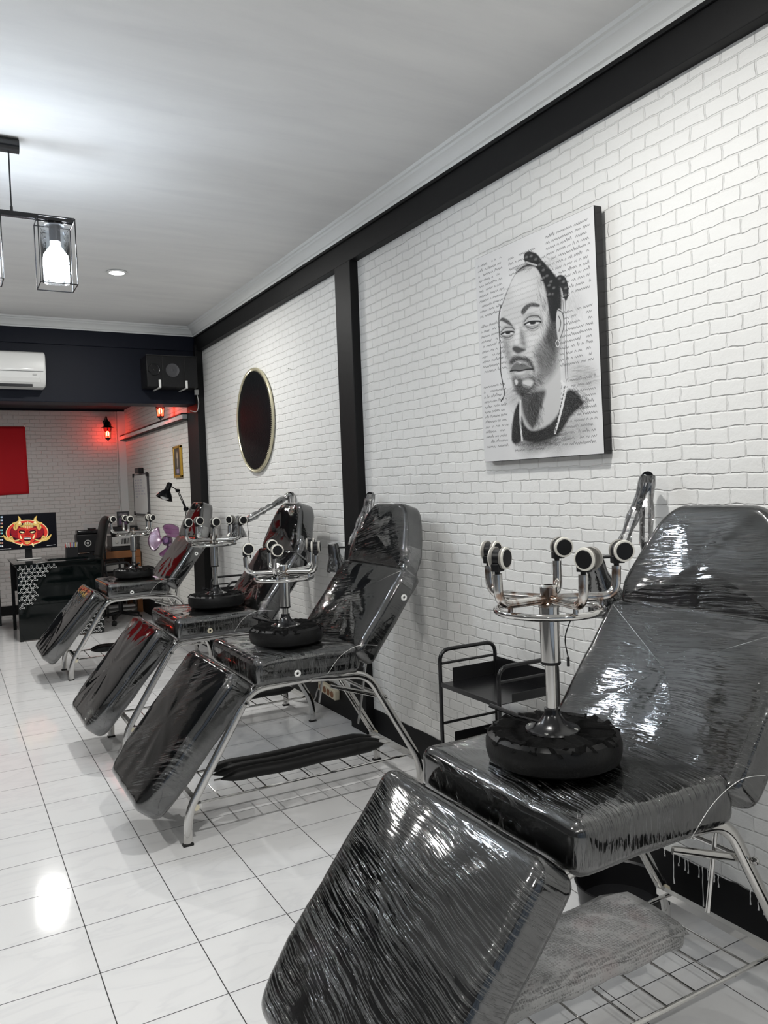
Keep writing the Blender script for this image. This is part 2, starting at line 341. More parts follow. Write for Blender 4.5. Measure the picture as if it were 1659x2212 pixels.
def pad_mesh(mb, outline, frame, th, rad=0.022, crown=0.008, grow=0.0, corner=0.03, wob=0.0, seed=0):
    # upholstered slab: outline in (u,v), thickness along -n below the frame plane, rounded rims, slightly crowned top
    o, u, v, nn = frame
    crs = [q[2] if len(q) > 2 else corner for q in outline]; outline = [q[:2] for q in outline]
    k = len(outline); pts = []
    for i in range(k):
        a = Vector(outline[i-1]); b = Vector(outline[i]); c = Vector(outline[(i+1) % k])
        d = min(crs[i], (a-b).length*.45, (c-b).length*.45)
        p = b+(a-b).normalized()*d; q = b+(c-b).normalized()*d
        for j in range(6):
            t = j/5; pts.append(p*(1-t)**2+b*2*t*(1-t)+q*t*t)
    # resample evenly
    dense = []
    for i in range(len(pts)):
        a, b = pts[i], pts[(i+1) % len(pts)]; n_ = max(1, int((b-a).length/0.03))
        for j in range(n_): dense.append(a.lerp(b, j/n_))
    pts = dense; k = len(pts)
    area = sum(pts[i].x*pts[(i+1) % k].y-pts[(i+1) % k].x*pts[i].y for i in range(k)); sg = 1 if area > 0 else -1
    nrm = []
    for i in range(k):
        t = (pts[(i+1) % k]-pts[i-1]); nrm.append(Vector((t.y, -t.x)).normalized()*sg)
    cen = sum(pts, Vector((0, 0)))/k
    rnd = random.Random(seed)
    ph = [rnd.uniform(0, 6) for _ in range(8)]
    def W_(x, y, z): 
        if not wob: return 0
        return wob*(math.sin(x*31+ph[0]+y*9)+math.sin(y*43+ph[1]+z*20)*.7+math.sin((x+y)*67+ph[2])*.5)
    rings = []
    def ring(inset, h): rings.append([(pts[i]-nrm[i]*(inset-grow), h) for i in range(k)])
    S = 5
    for j in range(S+1):
        a = PI/2*j/S; ring(rad*(1-math.sin(a)), -th+rad*(1-math.cos(a))-grow if j else -th-grow)
    for j in range(S+1):
        a = PI/2*j/S; ring(rad*(1-math.cos(a)), -rad*(1-math.sin(a))+grow)
    base = [q for q, h in rings[-1]]
    for s_ in (0.93, 0.8, 0.62, 0.42, 0.2):
        rings.append([(cen+(q-cen)*s_, grow+crown*(1-s_**3)) for q in base])
    vs = []
    for g in rings:
        for q, h in g: 
            h2 = h+W_(q.x, q.y, h)
            vs.append(o+u*q.x+v*q.y+nn*h2)
    fs = []
    for i in range(len(rings)-1):
        for j in range(k): fs.append((i*k+j, i*k+(j+1) % k, (i+1)*k+(j+1) % k, (i+1)*k+j))
    vs.append(o+u*cen.x+v*cen.y+nn*(grow+crown)); c_ = len(vs)-1
    for j in range(k): fs.append(((len(rings)-1)*k+j, (len(rings)-1)*k+(j+1) % k, c_))
    fs.append(tuple(range(k))[::-1])
    mb.add(vs, fs)
    return mb

# ------------------------------------------------------------------ small rasteriser for printed surfaces
class Art:
    def __init__(s, w_, h_, bg): s.w, s.h = w_, h_; s.a = np.empty((h_, w_, 3)); s.a[:] = bg; s.H = None
    def map(s, pts):
        p = np.array([q[:2] for q in pts], float)
        if s.H is not None:
            q = np.c_[p, np.ones(len(p))] @ s.H.T; p = q[:, :2]/q[:, 2:3]
        return p*[s.w, s.h]
    def sethomog(s, quad):   # quad TL,TR,BR,BL in picture px -> unit square
        A = []; B = []
        for (x, y), (u, v) in zip(quad, [(0, 0), (1, 0), (1, 1), (0, 1)]):
            A += [[x, y, 1, 0, 0, 0, -u*x, -u*y], [0, 0, 0, x, y, 1, -v*x, -v*y]]; B += [u, v]
        h = np.linalg.solve(np.array(A, float), np.array(B, float)); s.H = np.append(h, 1).reshape(3, 3)
    def blend(s, sl, mask, col):
        c = np.array(col, float); s.a[sl] = s.a[sl]*(1-mask[..., None])+c*mask[..., None]
    def fill(s, pts, col, soft=0.8, al=1.0, smooth=True, tex=0.0):
        if smooth: pts = spline(pts, 6, True)
        p = s.map(pts); x0, y0 = np.floor(p.min(0)-soft*3).astype(int); x1, y1 = np.ceil(p.max(0)+soft*3).astype(int)
        x0, y0 = max(x0, 0), max(y0, 0); x1, y1 = min(x1, s.w), min(y1, s.h)
        if x1 <= x0 or y1 <= y0: return
        X, Y = np.meshgrid(np.arange(x0, x1)+.5, np.arange(y0, y1)+.5)
        ins = np.zeros(X.shape, bool); D = np.full(X.shape, 1e9)
        for i in range(len(p)):
            ax, ay = p[i-1]; bx, by = p[i]
            if ay != by: ins ^= ((ay > Y) != (by > Y)) & (X < (bx-ax)*(Y-ay)/(by-ay)+ax)
            dx, dy = bx-ax, by-ay; t = np.clip(((X-ax)*dx+(Y-ay)*dy)/(dx*dx+dy*dy+1e-9), 0, 1)
            D = np.minimum(D, np.hypot(X-ax-t*dx, Y-ay-t*dy))
        sd = np.where(ins, D, -D); mk = np.clip(sd/(2*soft)+.5, 0, 1)*al
        if tex:
            rs = np.random.RandomState(len(pts)); g = rs.rand(*X.shape)
            mk = np.clip(mk*(1-tex)+mk*tex*2*g, 0, 1)
        s.blend((slice(y0, y1), slice(x0, x1)), mk, col)
    def line(s, pts, wd, col, al=1.0, soft=0.6, smooth=True):
        if smooth and len(pts) > 2: pts = spline(pts, 5)
        p = s.map(pts); r = wd/2
        x0, y0 = np.floor(p.min(0)-r-2).astype(int); x1, y1 = np.ceil(p.max(0)+r+2).astype(int)
        x0, y0 = max(x0, 0), max(y0, 0); x1, y1 = min(x1, s.w), min(y1, s.h)
        if x1 <= x0 or y1 <= y0: return
        X, Y = np.meshgrid(np.arange(x0, x1)+.5, np.arange(y0, y1)+.5); D = np.full(X.shape, 1e9)
        for i in range(1, len(p)):
            ax, ay = p[i-1]; dx, dy = p[i]-p[i-1]; t = np.clip(((X-ax)*dx+(Y-ay)*dy)/(dx*dx+dy*dy+1e-9), 0, 1)
            D = np.minimum(D, np.hypot(X-ax-t*dx, Y-ay-t*dy))
        s.blend((slice(y0, y1), slice(x0, x1)), np.clip((r-D)/(2*soft)+.5, 0, 1)*al, col)
    def plane(s, name, TL, TR, BL, mat, parent=None):
        TL, TR, BL = Vector(TL), Vector(TR), Vector(BL)
        if parent: o_ = Vector(parent['_o']); TL, TR, BL = TL-o_, TR-o_, BL-o_
        nx, ny = s.w, s.h
        U, V = np.meshgrid(np.arange(nx)/(nx-1), np.arange(ny)/(ny-1))
        co = np.array(TL)+U[..., None]*np.array(TR-TL)+V[..., None]*np.array(BL-TL)
        me = bpy.data.meshes.new(name)
        idx = np.arange(nx*ny).reshape(ny, nx)
        f = np.stack([idx[:-1, :-1], idx[1:, :-1], idx[1:, 1:], idx[:-1, 1:]], -1).reshape(-1, 4)
        me.vertices.add(nx*ny); me.vertices.foreach_set('co', co.reshape(-1))
        me.loops.add(f.size); me.loops.foreach_set('vertex_index', f.reshape(-1))
        me.polygons.add(len(f)); me.polygons.foreach_set('loop_start', np.arange(len(f))*4); me.polygons.foreach_set('loop_total', np.full(len(f), 4))
        me.update(calc_edges=True)
        ca = me.color_attributes.new('art', 'FLOAT_COLOR', 'POINT')
        ca.data.foreach_set('color', np.c_[np.clip(s.a.reshape(-1, 3), 0, 1), np.ones(nx*ny)].reshape(-1))
        me.materials.append(mat)
        o = bpy.data.objects.new(name, me); COL.objects.link(o)
        if parent: o.parent = parent; o['_o'] = parent['_o']
        return o

# ------------------------------------------------------------------ setting
YB, YC, BZ = 7.11, 10.42, 2.222        # far beam face, alcove back wall, far beam underside
def room():
    struct(MB().add([(-3.4, -2.8, 0), (W+.1, -2.8, 0), (W+.1, YC+.1, 0), (-3.4, YC+.1, 0)], [(0, 1, 2, 3)]).build('floor', M['floor'], smooth=False))
    struct(MB().bb((-3.4, -2.8, CEIL), (W+.1, YB+.3, CEIL+.08)).build('ceiling', M['ceil'], smooth=False))
    struct(MB().bb((W, -2.8, 0), (W+.12, 7.06, CEIL+.02)).build('wall_right', M['brick_y'], smooth=False))
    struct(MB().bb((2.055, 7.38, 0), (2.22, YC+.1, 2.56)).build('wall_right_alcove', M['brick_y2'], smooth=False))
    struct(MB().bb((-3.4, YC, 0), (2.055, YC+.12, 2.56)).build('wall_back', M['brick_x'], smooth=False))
    struct(MB().bb((-3.5, -2.8, 0), (-3.4, YC, CEIL)).build('wall_left', M['darkpaint'], smooth=False))
    struct(MB().bb((-3.4, YB+.26, 2.50), (2.2, YC, 2.56)).build('ceiling_alcove', M['navy'], smooth=False))
    # street side behind the camera: wall with a wide glazed opening
    mb = MB(); mb.bb((-3.4, -2.92, 0), (-2.6, -2.8, CEIL)); mb.bb((1.7, -2.92, 0), (W+.1, -2.8, CEIL)); mb.bb((-2.6, -2.92, 2.45), (1.7, -2.8, CEIL))
    struct(mb.build('wall_front', M['darkpaint'], smooth=False))
    mb = MB()
    for x in (-2.6, -1.17, .27, 1.66): mb.bb((x, -2.9, 0), (x+.05, -2.84, 2.45))
    mb.bb((-2.6, -2.9, 0), (1.7, -2.84, .06)); mb.bb((-2.6, -2.9, 2.39), (1.7, -2.84, 2.45)); mb.bb((-2.6, -2.9, 1.05), (1.7, -2.85, 1.1))
    win = struct(mb.build('window_1', M['blackmetal'], smooth=False))
    MB().bb((-2.58, -2.876, .05), (1.68, -2.870, 2.4)).build('window_pane', M['glass'], win, smooth=False)
    # black framing: beam along the right wall, posts, far header beam
    mb = MB(); mb.bb((XF, -2.8, 2.697), (W+.02, 7.2, CEIL)); mb.bb((XF-.012, -2.8, 2.815), (XF, 7.11, CEIL))
    struct(mb.build('trim_1', M['blackwall'], smooth=False, bevel=.003))
    struct(MB().bb((XF, 3.977, 0), (W+.02, 4.177, 2.70)).build('trim_2', M['blackwall'], smooth=False, bevel=.004))
    struct(MB().bb((2.035, 7.045, 0), (2.2, 7.40, 2.75)).build('trim_3', M['blackwall'], smooth=False, bevel=.004))
    mb = MB(); mb.bb((-3.4, YB, BZ), (2.12, YB+.26, CEIL+.02)); mb.bb((-3.4, YB-.012, 2.70), (2.04, YB, CEIL))
    struct(mb.build('trim_4', M['navy'], smooth=False, bevel=.004))
    mb = MB(); mb.bb((-3.4, YC-.04, 2.478), (2.05, YC, 2.52)); struct(mb.build('trim_5', M['navy'], smooth=False))
    # cornice: swept cove with a mitred corner
    pr = [(0, 0), (.012, 0), (.014, .012), (.024, .016), (.030, .030), (.042, .046), (.058, .056), (.062, .066), (.074, .068), (.080, .080)]
    vs = []; path = [((XF, -2.8), (-1, 0)), ((XF, YB), (-1, -1)), ((-3.4, YB), (0, -1))]
    for (p, d) in path:
        for a, b in pr: vs.append((p[0]+d[0]*a, p[1]+d[1]*a, CEIL-.08+b))
    k = len(pr); fs = [(i*k+j, i*k+j+1, (i+1)*k+j+1, (i+1)*k+j) for i in range(2) for j in range(k-1)]
    struct(MB().add(vs, fs).build('trim_6', M['cornice'], ang=25))
    # painted skirting band with a ragged hand-painted top edge and white drips
    rnd = random.Random(3)
    def band(name, y0, y1, x, zf, mat, drips=None):
        mb = MB(); n = int((y1-y0)/.03); ys = [y0+(y1-y0)*i/n for i in range(n+1)]
        zs = [zf(y)+rnd.uniform(-.0035, .0035) for y in ys]
        vs = []; fs = []
        for y, z in zip(ys, zs): vs += [(x, y, 0), (x, y, z), (W+.004, y, z), (W+.004, y, 0)]
        for i in range(n):
            a, b = i*4, i*4+4; fs += [(a, a+1, b+1, b), (a+1, a+2, b+2, b+1)]
        mb.add(vs, fs)
        mb.cur = 1
        for (y, l_) in drips or []:
            z = zf(y)+.004; pts = [(x-.0008, y+rnd.uniform(-.0018, .0018), z-l_*t) for t in (0, .2, .4, .6, .8, 1)]
            mb.tube(pts, .0016, 6, taper=[1.3, .9, 1, .8, 1, 1.7])
        return struct(mb.build(name, [M['blackwall'], M['plaster']], smooth=False))
    drips = [(1.93, .03), (1.875, .025), (1.838, .105), (1.815, .035), (1.79, .04), (1.778, .045), (1.735, .04), (1.72, .13), (1.70, .035), (1.675, .03), (1.66, .04), (1.545, .045), (1.52, .05), (1.50, .055)]
    band('baseboard_right', -2.8, 3.975, W-.004, lambda y: .145, M['blackwall'], drips)
    band('baseboard_right_far', 4.18, 7.04, W-.004, lambda y: .185, M['blackwall'])
    struct(MB().bb((2.043, 7.4, 0), (2.056, 9.75, .19)).build('baseboard_alcove', M['blackwall'], smooth=False))
    struct(MB().bb((1.985, 7.4, 2.110), (2.07, YC, 2.118)).bb((1.98, 7.4, 2.160), (2.07, YC, 2.172)).build('trim_7', M['blackwall'], smooth=False))
    struct(MB().bb((1.99, 7.4, 2.118), (2.07, YC, 2.160)).build('trim_8', M['plaster'], smooth=False))
    struct(MB().bb((1.965, YC-.03, 0), (2.055, YC, 2.5)).build('trim_9', M['plaster'], smooth=False))
    # a nail in each wall
room()
tag(MB().cyl((W+.01, 1.32, 2.235), (W-.028, 1.325, 2.245), .0018, n=8).cyl((W-.028, 1.325, 2.245), (W-.03, 1.325, 2.246), .005, n=10).build('nail', M['screw']), 'bare nail sticking out of the white brick wall right of the portrait', 'nail')
tag(MB().cyl((W+.01, 4.99, 2.235), (W-.02, 4.995, 2.24), .0018, n=8).cyl((W-.02, 4.995, 2.24), (W-.022, 4.995, 2.241), .005, n=10).build('nail', M['screw']), 'bare nail in the white brick wall above the round black disc', 'nail')
tag(MB().tube(spline([(1.945, YC-.01, 2.5), (1.95, YC-.01, 2.0), (1.94, YC-.012, 1.6), (1.955, YC-.012, 1.25), (1.965, YC-.012, .9)], 6), .006, 8).build('cable_conduit', M['plaster']), 'thin white cable conduit running down the alcove corner', 'cable')

# ------------------------------------------------------------------ ceiling lights
def downlight(x, y, z, label, watt, group='recessed downlights'):
    t = thing('downlight', label, 'ceiling light', (x, y, z), group)
    MB().lathe([(.048, 0), (.062, -.003), (.066, -.008), (.062, -.011), (.05, -.011), (.046, -.004)], (x, y, z), 32, cap0=False, cap1=False).build('trim_ring', M['whiteplastic'], t)
    MB().lathe([(.0001, -.009), (.03, -.009), (.049, -.004)], (x, y, z), 28, cap0=False, cap1=False).build('lens', M['led'], t)
    ld = bpy.data.lights.new('downlight_lamp', 'AREA'); ld.shape = 'DISK'; ld.size = .09 if z > 2.6 else .24; ld.energy = watt; ld.color = (1.0, .985, .95)
    lo = bpy.data.objects.new('downlight_lamp', ld); COL.objects.link(lo); lo.parent = t; lo.location = (0, 0, -.02)
for i, (x, y) in enumerate(DOWN):
    lb = ['recessed round ceiling downlight, lit, right of the caged pendant', 'recessed ceiling downlight over the left side of the far room', 'recessed ceiling downlight above the nearest chair row', 'recessed ceiling downlight over the left side near the window', 'recessed ceiling downlight at the left beside the shop window', 'recessed ceiling downlight at the right beside the shop window'][i]
    downlight(x, y, CEIL, lb, DOWN_W)
downlight(.74, 8.28, 2.50, 'recessed downlight in the dark alcove ceiling above the desk', ALC_W)
downlight(.69, 7.86, 2.50, 'recessed downlight in the dark alcove ceiling just behind the beam', ALC_W)

def pendant():
    Y0 = 3.60; zb = 2.602
    t = thing('pendant_light', 'black pendant bar with lit bulbs in wire cages hanging from the ceiling', 'pendant light', (.18, Y0, CEIL))
    MB().tube([(.02, Y0, CEIL-.029), (.340, Y0, CEIL-.029)], .029, 24).build('canopy', M['blackmetal'], t)
    for x in (.06, .30):
        MB().cyl((x, Y0, CEIL-.05), (x, Y0, zb+.01), .0032, n=10).cyl((x, Y0, zb+.004), (x, Y0, zb+.03), .006, n=10).cyl((x, Y0, CEIL-.046), (x, Y0, CEIL-.056), .007, n=10).build('rod', M['blackmetal'], t)
    MB().bb((-.19, Y0-.011, zb-.011), (.542, Y0+.011, zb+.011)).build('bar', M['blackmetal'], t, bevel=.002)
    for cx in (.462, .18, -.102):
        h = .072; z1, z0 = zb-.014, zb-.285; r = .0022; mb = MB()
        c = [(cx-h, Y0-h), (cx+h, Y0-h), (cx+h, Y0+h), (cx-h, Y0+h)]
        for i in range(4):
            a, b = c[i], c[(i+1) % 4]
            for z in (z1, z0): mb.tube([(*a, z), (*b, z)], r, 6)
            mb.tube([(*a, z1), (*a, z0)], r, 6)
        mb.tube([(cx-h, Y0, z1), (cx+h, Y0, z1)], r, 6)
        cg = mb.build('cage', M['blackmetal'], t)
        MB().cyl((cx, Y0, zb-.01), (cx, Y0, zb-.03), .006, n=10).lathe([(.022, -.0955), (.023, -.03), (.040, -.028), (.040, -.026), (.006, -.025)], (cx, Y0, zb), 24).build('socket', M['blackmetal'], cg)
        MB().lathe([(.058, -.035), (.058, -.265)], (cx, Y0, zb), 32, cap0=False, cap1=False).build('glass_cylinder', M['glass'], cg)
        MB().lathe([(.0001, -.238), (.018, -.236), (.036, -.228), (.048, -.207), (.052, -.18), (.048, -.152), (.034, -.132), (.022, -.115), (.019, -.095)], (cx, Y0, zb), 28, cap1=False).build('bulb', M['bulb'], cg)
pendant()

# ------------------------------------------------------------------ on the right wall
def portrait():
    y0, y1, z0, z1 = 2.071, 2.786, 1.512, 2.386; lean = .018
    xt, xb = 2.043, 2.062
    t = thing('canvas_print', 'black and white ink portrait of a braided man on stretched canvas, white brick wall', 'picture', (2.07, (y0+y1)/2, z0))
    mb = MB()
    P = [(xb, y1, z0), (xb, y0, z0), (xt, y0, z1), (xt, y1, z1)]; B = [(q[0]+.036, q[1], q[2]) for q in P]
    mb.add(P+B, [(0, 1, 2, 3), (4, 7, 6, 5), (0, 4, 5, 1), (1, 5, 6, 2), (2, 6, 7, 3), (3, 7, 4, 0)])
    mb.build('stretcher_frame', M['blackmetal'], t, smooth=False, bevel=.002)
    a = Art(430, 530, (.66, .66, .665)); a.sethomog([(130, 520), (1040, 85), (1080, 2060), (157, 2140)])
    # mottled paper
    rs = np.random.RandomState(2); g = rs.rand(14, 12); yy, xx = np.linspace(0, 12.99, 530), np.linspace(0, 10.99, 430)
    iy, ix = yy.astype(int), xx.astype(int); fy, fx = (yy-iy)[:, None], (xx-ix)[None]
    gg = (g[iy][:, ix]*(1-fy)*(1-fx)+g[iy+1][:, ix]*fy*(1-fx)+g[iy][:, ix+1]*(1-fy)*fx+g[iy+1][:, ix+1]*fy*fx)
    a.a *= (1-.05*gg)[..., None]
    k, dk, md, lt = (.008,)*3, (.04,)*3, (.16,)*3, (.42,)*3
    rnd = random.Random(11)
    # rows of cursive scribble in columns
    def scrib(u0, u1, v):
        H = a.H; a.H = None; x = u0; pts = []
        while x < u1:
            big = rnd.random() < .07; h = .0105 if big else .0045
            pts.append((x, v+(-h if len(pts) % 2 else .0025)+rnd.uniform(-.0015, .0015))); x += rnd.uniform(.0045, .0095)
            if rnd.random() < .12:
                if len(pts) > 2: a.line(pts, 1.25, k, .9, .5)
                pts = []; x += .008
        if len(pts) > 2: a.line(pts, 1.25, k, .9, .5)
        a.H = H
    for (u0, u1, va, vb) in [(.03, .27, .045, .30), (.03, .27, .34, .575), (.03, .25, .635, .93), (.32, .57, .07, .30), (.64, .97, .045, .33), (.64, .97, .39, .62), (.64, .97, .68, .95), (.30, .60, .86, .97), (.6, .64, .1, .2)]:
        v = va
        while v < vb: scrib(u0, u1-rnd.random()*.02, v); v += .0245
    F = a.fill; Ln = a.line
    # charcoal smudges around the shoulders and behind the head
    for (x, y, r, al) in [(900, 1400, 120, .35), (960, 1500, 90, .3), (860, 850, 90, .25), (420, 1620, 90, .35), (860, 1850, 130, .5), (720, 1950, 130, .5), (500, 1980, 110, .5), (700, 560, 90, .2)]:
        F([(x-r, y), (x, y-r*.9), (x+r, y), (x, y+r)], (.25,)*3, 16, al, True, .5)
    # face and neck
    F([(505, 560), (430, 650), (350, 820), (315, 960), (318, 1090), (345, 1250), (375, 1400), (400, 1520), (470, 1600), (560, 1560), (680, 1420), (745, 1300), (760, 1100), (740, 850), (680, 650), (600, 570)], (.56,)*3, 2)
    F([(450, 1560), (450, 1780), (540, 1870), (650, 1830), (745, 1720), (750, 1320), (640, 1480)], (.50,)*3, 2)
    F([(450, 1570), (470, 1760), (540, 1865), (600, 1700), (640, 1560), (560, 1560), (500, 1590)], dk, 6, .95, True, .2)
    # side plane of the head in tone
    F([(640, 640), (700, 800), (690, 1000), (640, 1120), (600, 1250), (590, 1400), (560, 1540), (700, 1420), (760, 1260), (775, 1000), (770, 760), (700, 640)], md, 12, .85, True, .35)
    F([(690, 760), (680, 1000), (650, 1150), (700, 1300), (750, 1150), (760, 900), (740, 740)], dk, 10, .8, True, .3)
    F([(600, 1180), (560, 1280), (600, 1420), (680, 1400), (700, 1250)], md, 14, .7, True, .4)
    F([(330, 1150), (345, 1300), (380, 1450), (395, 1300), (370, 1180)], md, 8, .5)
    def hatch(cx, cy, rx, ry, ang, n_, ln_, col, al=.6, wd=1.0, sp=.35):
        for _ in range(n_):
            q, r_ = rnd.uniform(0, 2*PI), math.sqrt(rnd.random()); x, y = cx+rx*r_*math.cos(q), cy+ry*r_*math.sin(q); g_ = math.radians(ang)+rnd.uniform(-sp, sp); l_ = ln_*rnd.uniform(.4, 1)
            Ln([(x-l_*math.cos(g_)/2, y-l_*math.sin(g_)/2), (x+rnd.uniform(-4, 4), y+rnd.uniform(-4, 4)), (x+l_*math.cos(g_)/2, y+l_*math.sin(g_)/2)], wd*rnd.uniform(.7, 1.5), col, al*rnd.uniform(.5, 1))
    # forehead, temple and cheek shading in strokes
    hatch(640, 760, 50, 150, 80, 110, 90, dk, .35); hatch(670, 1000, 60, 190, 75, 150, 80, k, .4); hatch(640, 1250, 80, 130, 60, 150, 70, dk, .45)
    hatch(520, 1120, 60, 90, 30, 50, 50, md, .35); hatch(350, 1180, 28, 120, 80, 50, 50, dk, .35); hatch(420, 1480, 40, 90, 70, 50, 40, dk, .4); hatch(560, 1480, 70, 70, 40, 90, 50, k, .5)
    hatch(560, 680, 110, 90, 70, 60, 60, (.5,)*3, .5); hatch(460, 800, 90, 130, 75, 50, 70, (.5,)*3, .4)
    # hair: scalp mass and ropes of braid
    F([(505, 560), (440, 625), (520, 575), (600, 585), (645, 690), (672, 820), (695, 980), (735, 1000), (775, 900), (770, 700), (700, 600), (610, 520)], k, 3, .97, True, .1)
    F([(505, 480), (540, 450), (600, 470), (640, 520), (700, 590), (750, 680), (760, 780), (700, 780), (650, 690), (610, 600), (560, 545), (515, 545)], k, 1.5, .98)
    F([(740, 660), (775, 632), (815, 655), (835, 730), (830, 800), (812, 840), (795, 800), (780, 740), (745, 700)], k, 1.5, .98)
    rope = [(525, 500), (560, 490), (595, 515), (620, 560), (650, 600), (675, 645), (705, 690), (725, 740), (650, 660), (690, 720), (715, 790), (690, 790), (770, 665), (800, 690), (815, 740), (812, 795)]
    for (x, y) in rope:
        F([(x-13, y+2), (x-4, y-11), (x+9, y-9), (x+2, y+3)], (.20,)*3, 2.0, .7); Ln([(x-22, y+14), (x, y+20), (x+22, y)], 2.2, k)
    Ln([(518, 535), (560, 548), (600, 560)], 4, (.6,)*3, .7)
    hatch(720, 900, 50, 110, 85, 80, 80, k, .7); hatch(500, 590, 60, 22, -40, 50, 40, k, .5)
    for x0 in (790, 806): Ln([(x0, 830), (x0+6, 1000), (x0+2, 1200), (x0+8, 1460)], 2, dk, .8)
    Ln([(320, 880), (302, 960), (300, 1100), (305, 1250), (302, 1400), (315, 1500), (325, 1590), (298, 1645)], 3.4, k)
    Ln([(500, 570), (430, 640), (365, 780), (320, 900)], 2.2, dk)
    # ear and ring
    F([(750, 905), (785, 930), (790, 1050), (768, 1130), (745, 1140), (735, 1000)], (.5,)*3, 1.2)
    Ln([(748, 910), (786, 940), (790, 1050), (765, 1130)], 2, k); Ln([(755, 960), (770, 1010), (755, 1080)], 2.5, dk)
    Ln([(740, 1150), (728, 1175), (742, 1205), (758, 1178), (745, 1150)], 1.8, (.7,)*3)
    # brows, eyes
    F([(470, 930), (500, 880), (560, 855), (612, 870), (600, 890), (540, 890), (490, 950)], dk, 2, .95, True, .2)
    F([(305, 1000), (330, 975), (375, 1000), (405, 1045), (370, 1030), (325, 1005)], dk, 2, .95, True, .2)
    F([(480, 960), (540, 930), (610, 960), (615, 990), (560, 965), (500, 1000)], (.45,)*3, 3, .7)
    for (x, y, s_) in [(552, 1012, 1.0), (362, 1095, .82)]:
        F([(x-72*s_, y+18*s_), (x-30*s_, y-50*s_), (x+50*s_, y-58*s_), (x+78*s_, y-8*s_), (x+40*s_, y+34*s_), (x-20*s_, y+44*s_)], md, 6, .75, True, .3)
        F([(x-60*s_, y+10*s_), (x-25*s_, y-36*s_), (x+45*s_, y-40*s_), (x+64*s_, y-12*s_), (x, y-6*s_)], (.52,)*3, 2, .9)
        F([(x-50*s_, y+14*s_), (x-12*s_, y-3*s_), (x+52*s_, y-6*s_), (x+50*s_, y+8*s_), (x+8*s_, y+24*s_), (x-28*s_, y+24*s_)], (.66,)*3, 1.0)
        F([(x-16*s_, y-4*s_), (x+24*s_, y-6*s_), (x+22*s_, y+12*s_), (x-10*s_, y+16*s_)], k, 1.2)
        Ln([(x-60*s_, y+18*s_), (x-18*s_, y-5*s_), (x+50*s_, y-9*s_), (x+66*s_, y-2*s_)], 4.2, k)
        Ln([(x-58*s_, y-6*s_), (x-20*s_, y-46*s_), (x+45*s_, y-52*s_), (x+66*s_, y-26*s_)], 2.4, k, .8)
        Ln([(x-48*s_, y+34*s_), (x, y+50*s_), (x+44*s_, y+28*s_)], 3, dk, .7); Ln([(x-40*s_, y+52*s_), (x+10*s_, y+68*s_), (x+48*s_, y+46*s_)], 2, md, .7)
    # nose
    F([(440, 1030), (420, 1120), (395, 1200), (385, 1240), (400, 1255), (425, 1200), (440, 1130), (455, 1060)], (.45,)*3, 4, .6)
    F([(395, 1225), (420, 1200), (470, 1215), (500, 1230), (470, 1250), (430, 1262)], k, 3, .9)
    F([(460, 1060), (500, 1130), (500, 1210), (470, 1200), (455, 1130)], md, 7, .7, True, .3)
    # moustache, mouth, chin
    F([(370, 1330), (400, 1285), (440, 1280), (520, 1300), (560, 1370), (555, 1410), (510, 1340), (440, 1320), (390, 1350)], dk, 4, .95, True, .3)
    F([(376, 1400), (400, 1352), (428, 1336), (446, 1348), (470, 1338), (520, 1362), (545, 1385), (490, 1392), (440, 1398), (400, 1412)], (.13,)*3, 2, .95)
    F([(382, 1408), (440, 1398), (500, 1390), (542, 1388), (520, 1420), (470, 1440), (415, 1440), (392, 1425)], (.40,)*3, 2.5, .95)
    F([(410, 1416), (450, 1408), (490, 1405), (470, 1422), (430, 1428)], (.66,)*3, 3, .8)
    Ln([(374, 1404), (410, 1396), (445, 1400), (500, 1388), (550, 1384)], 3.4, k)
    F([(395, 1450), (470, 1455), (555, 1440), (560, 1520), (500, 1590), (440, 1600), (400, 1530)], dk, 7, .92, True, .3)
    F([(470, 1480), (520, 1465), (550, 1490), (520, 1530), (475, 1520)], (.62,)*3, 4, .9)
    F([(405, 1480), (420, 1470), (432, 1490), (418, 1515)], (.66,)*3, 2, .9)
    F([(330, 700), (420, 760), (470, 720), (440, 640)], (.70,)*3, 10, .5)
    # shirt and chain
    F([(445, 1640), (395, 1740), (370, 1960), (430, 1980), (450, 1880), (440, 1760)], k, 3, .97, True, .1)
    F([(450, 1770), (480, 1840), (540, 1880), (650, 1835), (740, 1730), (800, 1560), (870, 1560), (930, 1650), (900, 1690), (830, 1760), (740, 1900), (640, 1960), (520, 1980), (450, 1930)], k, 4, .96, True, .15)
    F([(420, 1960), (560, 1960), (700, 1940), (660, 2010), (560, 2040), (470, 2020)], dk, 12, .7, True, .5)
    Ln([(765, 1480), (795, 1540), (775, 1640), (750, 1740), (705, 1895)], 7, (.70,)*3)
    for i in range(12): y = 1520+i*31; x = 790-(i*7.2); Ln([(x, y), (x-3, y+14)], 2.6, k, smooth=False)
    Ln([(445, 1640), (440, 1800), (450, 1960)], 6, (.68,)*3)
    F([(430, 1040), (455, 1060), (448, 1150), (425, 1190), (412, 1150)], (.70,)*3, 5, .8); F([(430, 700), (520, 650), (570, 720), (500, 820), (410, 840)], (.68,)*3, 16, .7); F([(500, 1130), (570, 1110), (590, 1150), (540, 1200)], (.68,)*3, 10, .7)
    # loose strokes around shoulders, neck and behind the head
    hatch(560, 1720, 60, 130, 80, 140, 90, k, .6); hatch(640, 1930, 170, 70, -20, 170, 80, k, .45); hatch(880, 1640, 80, 100, 50, 140, 80, k, .45); hatch(940, 1440, 110, 90, -10, 130, 70, (.2,)*3, .35)
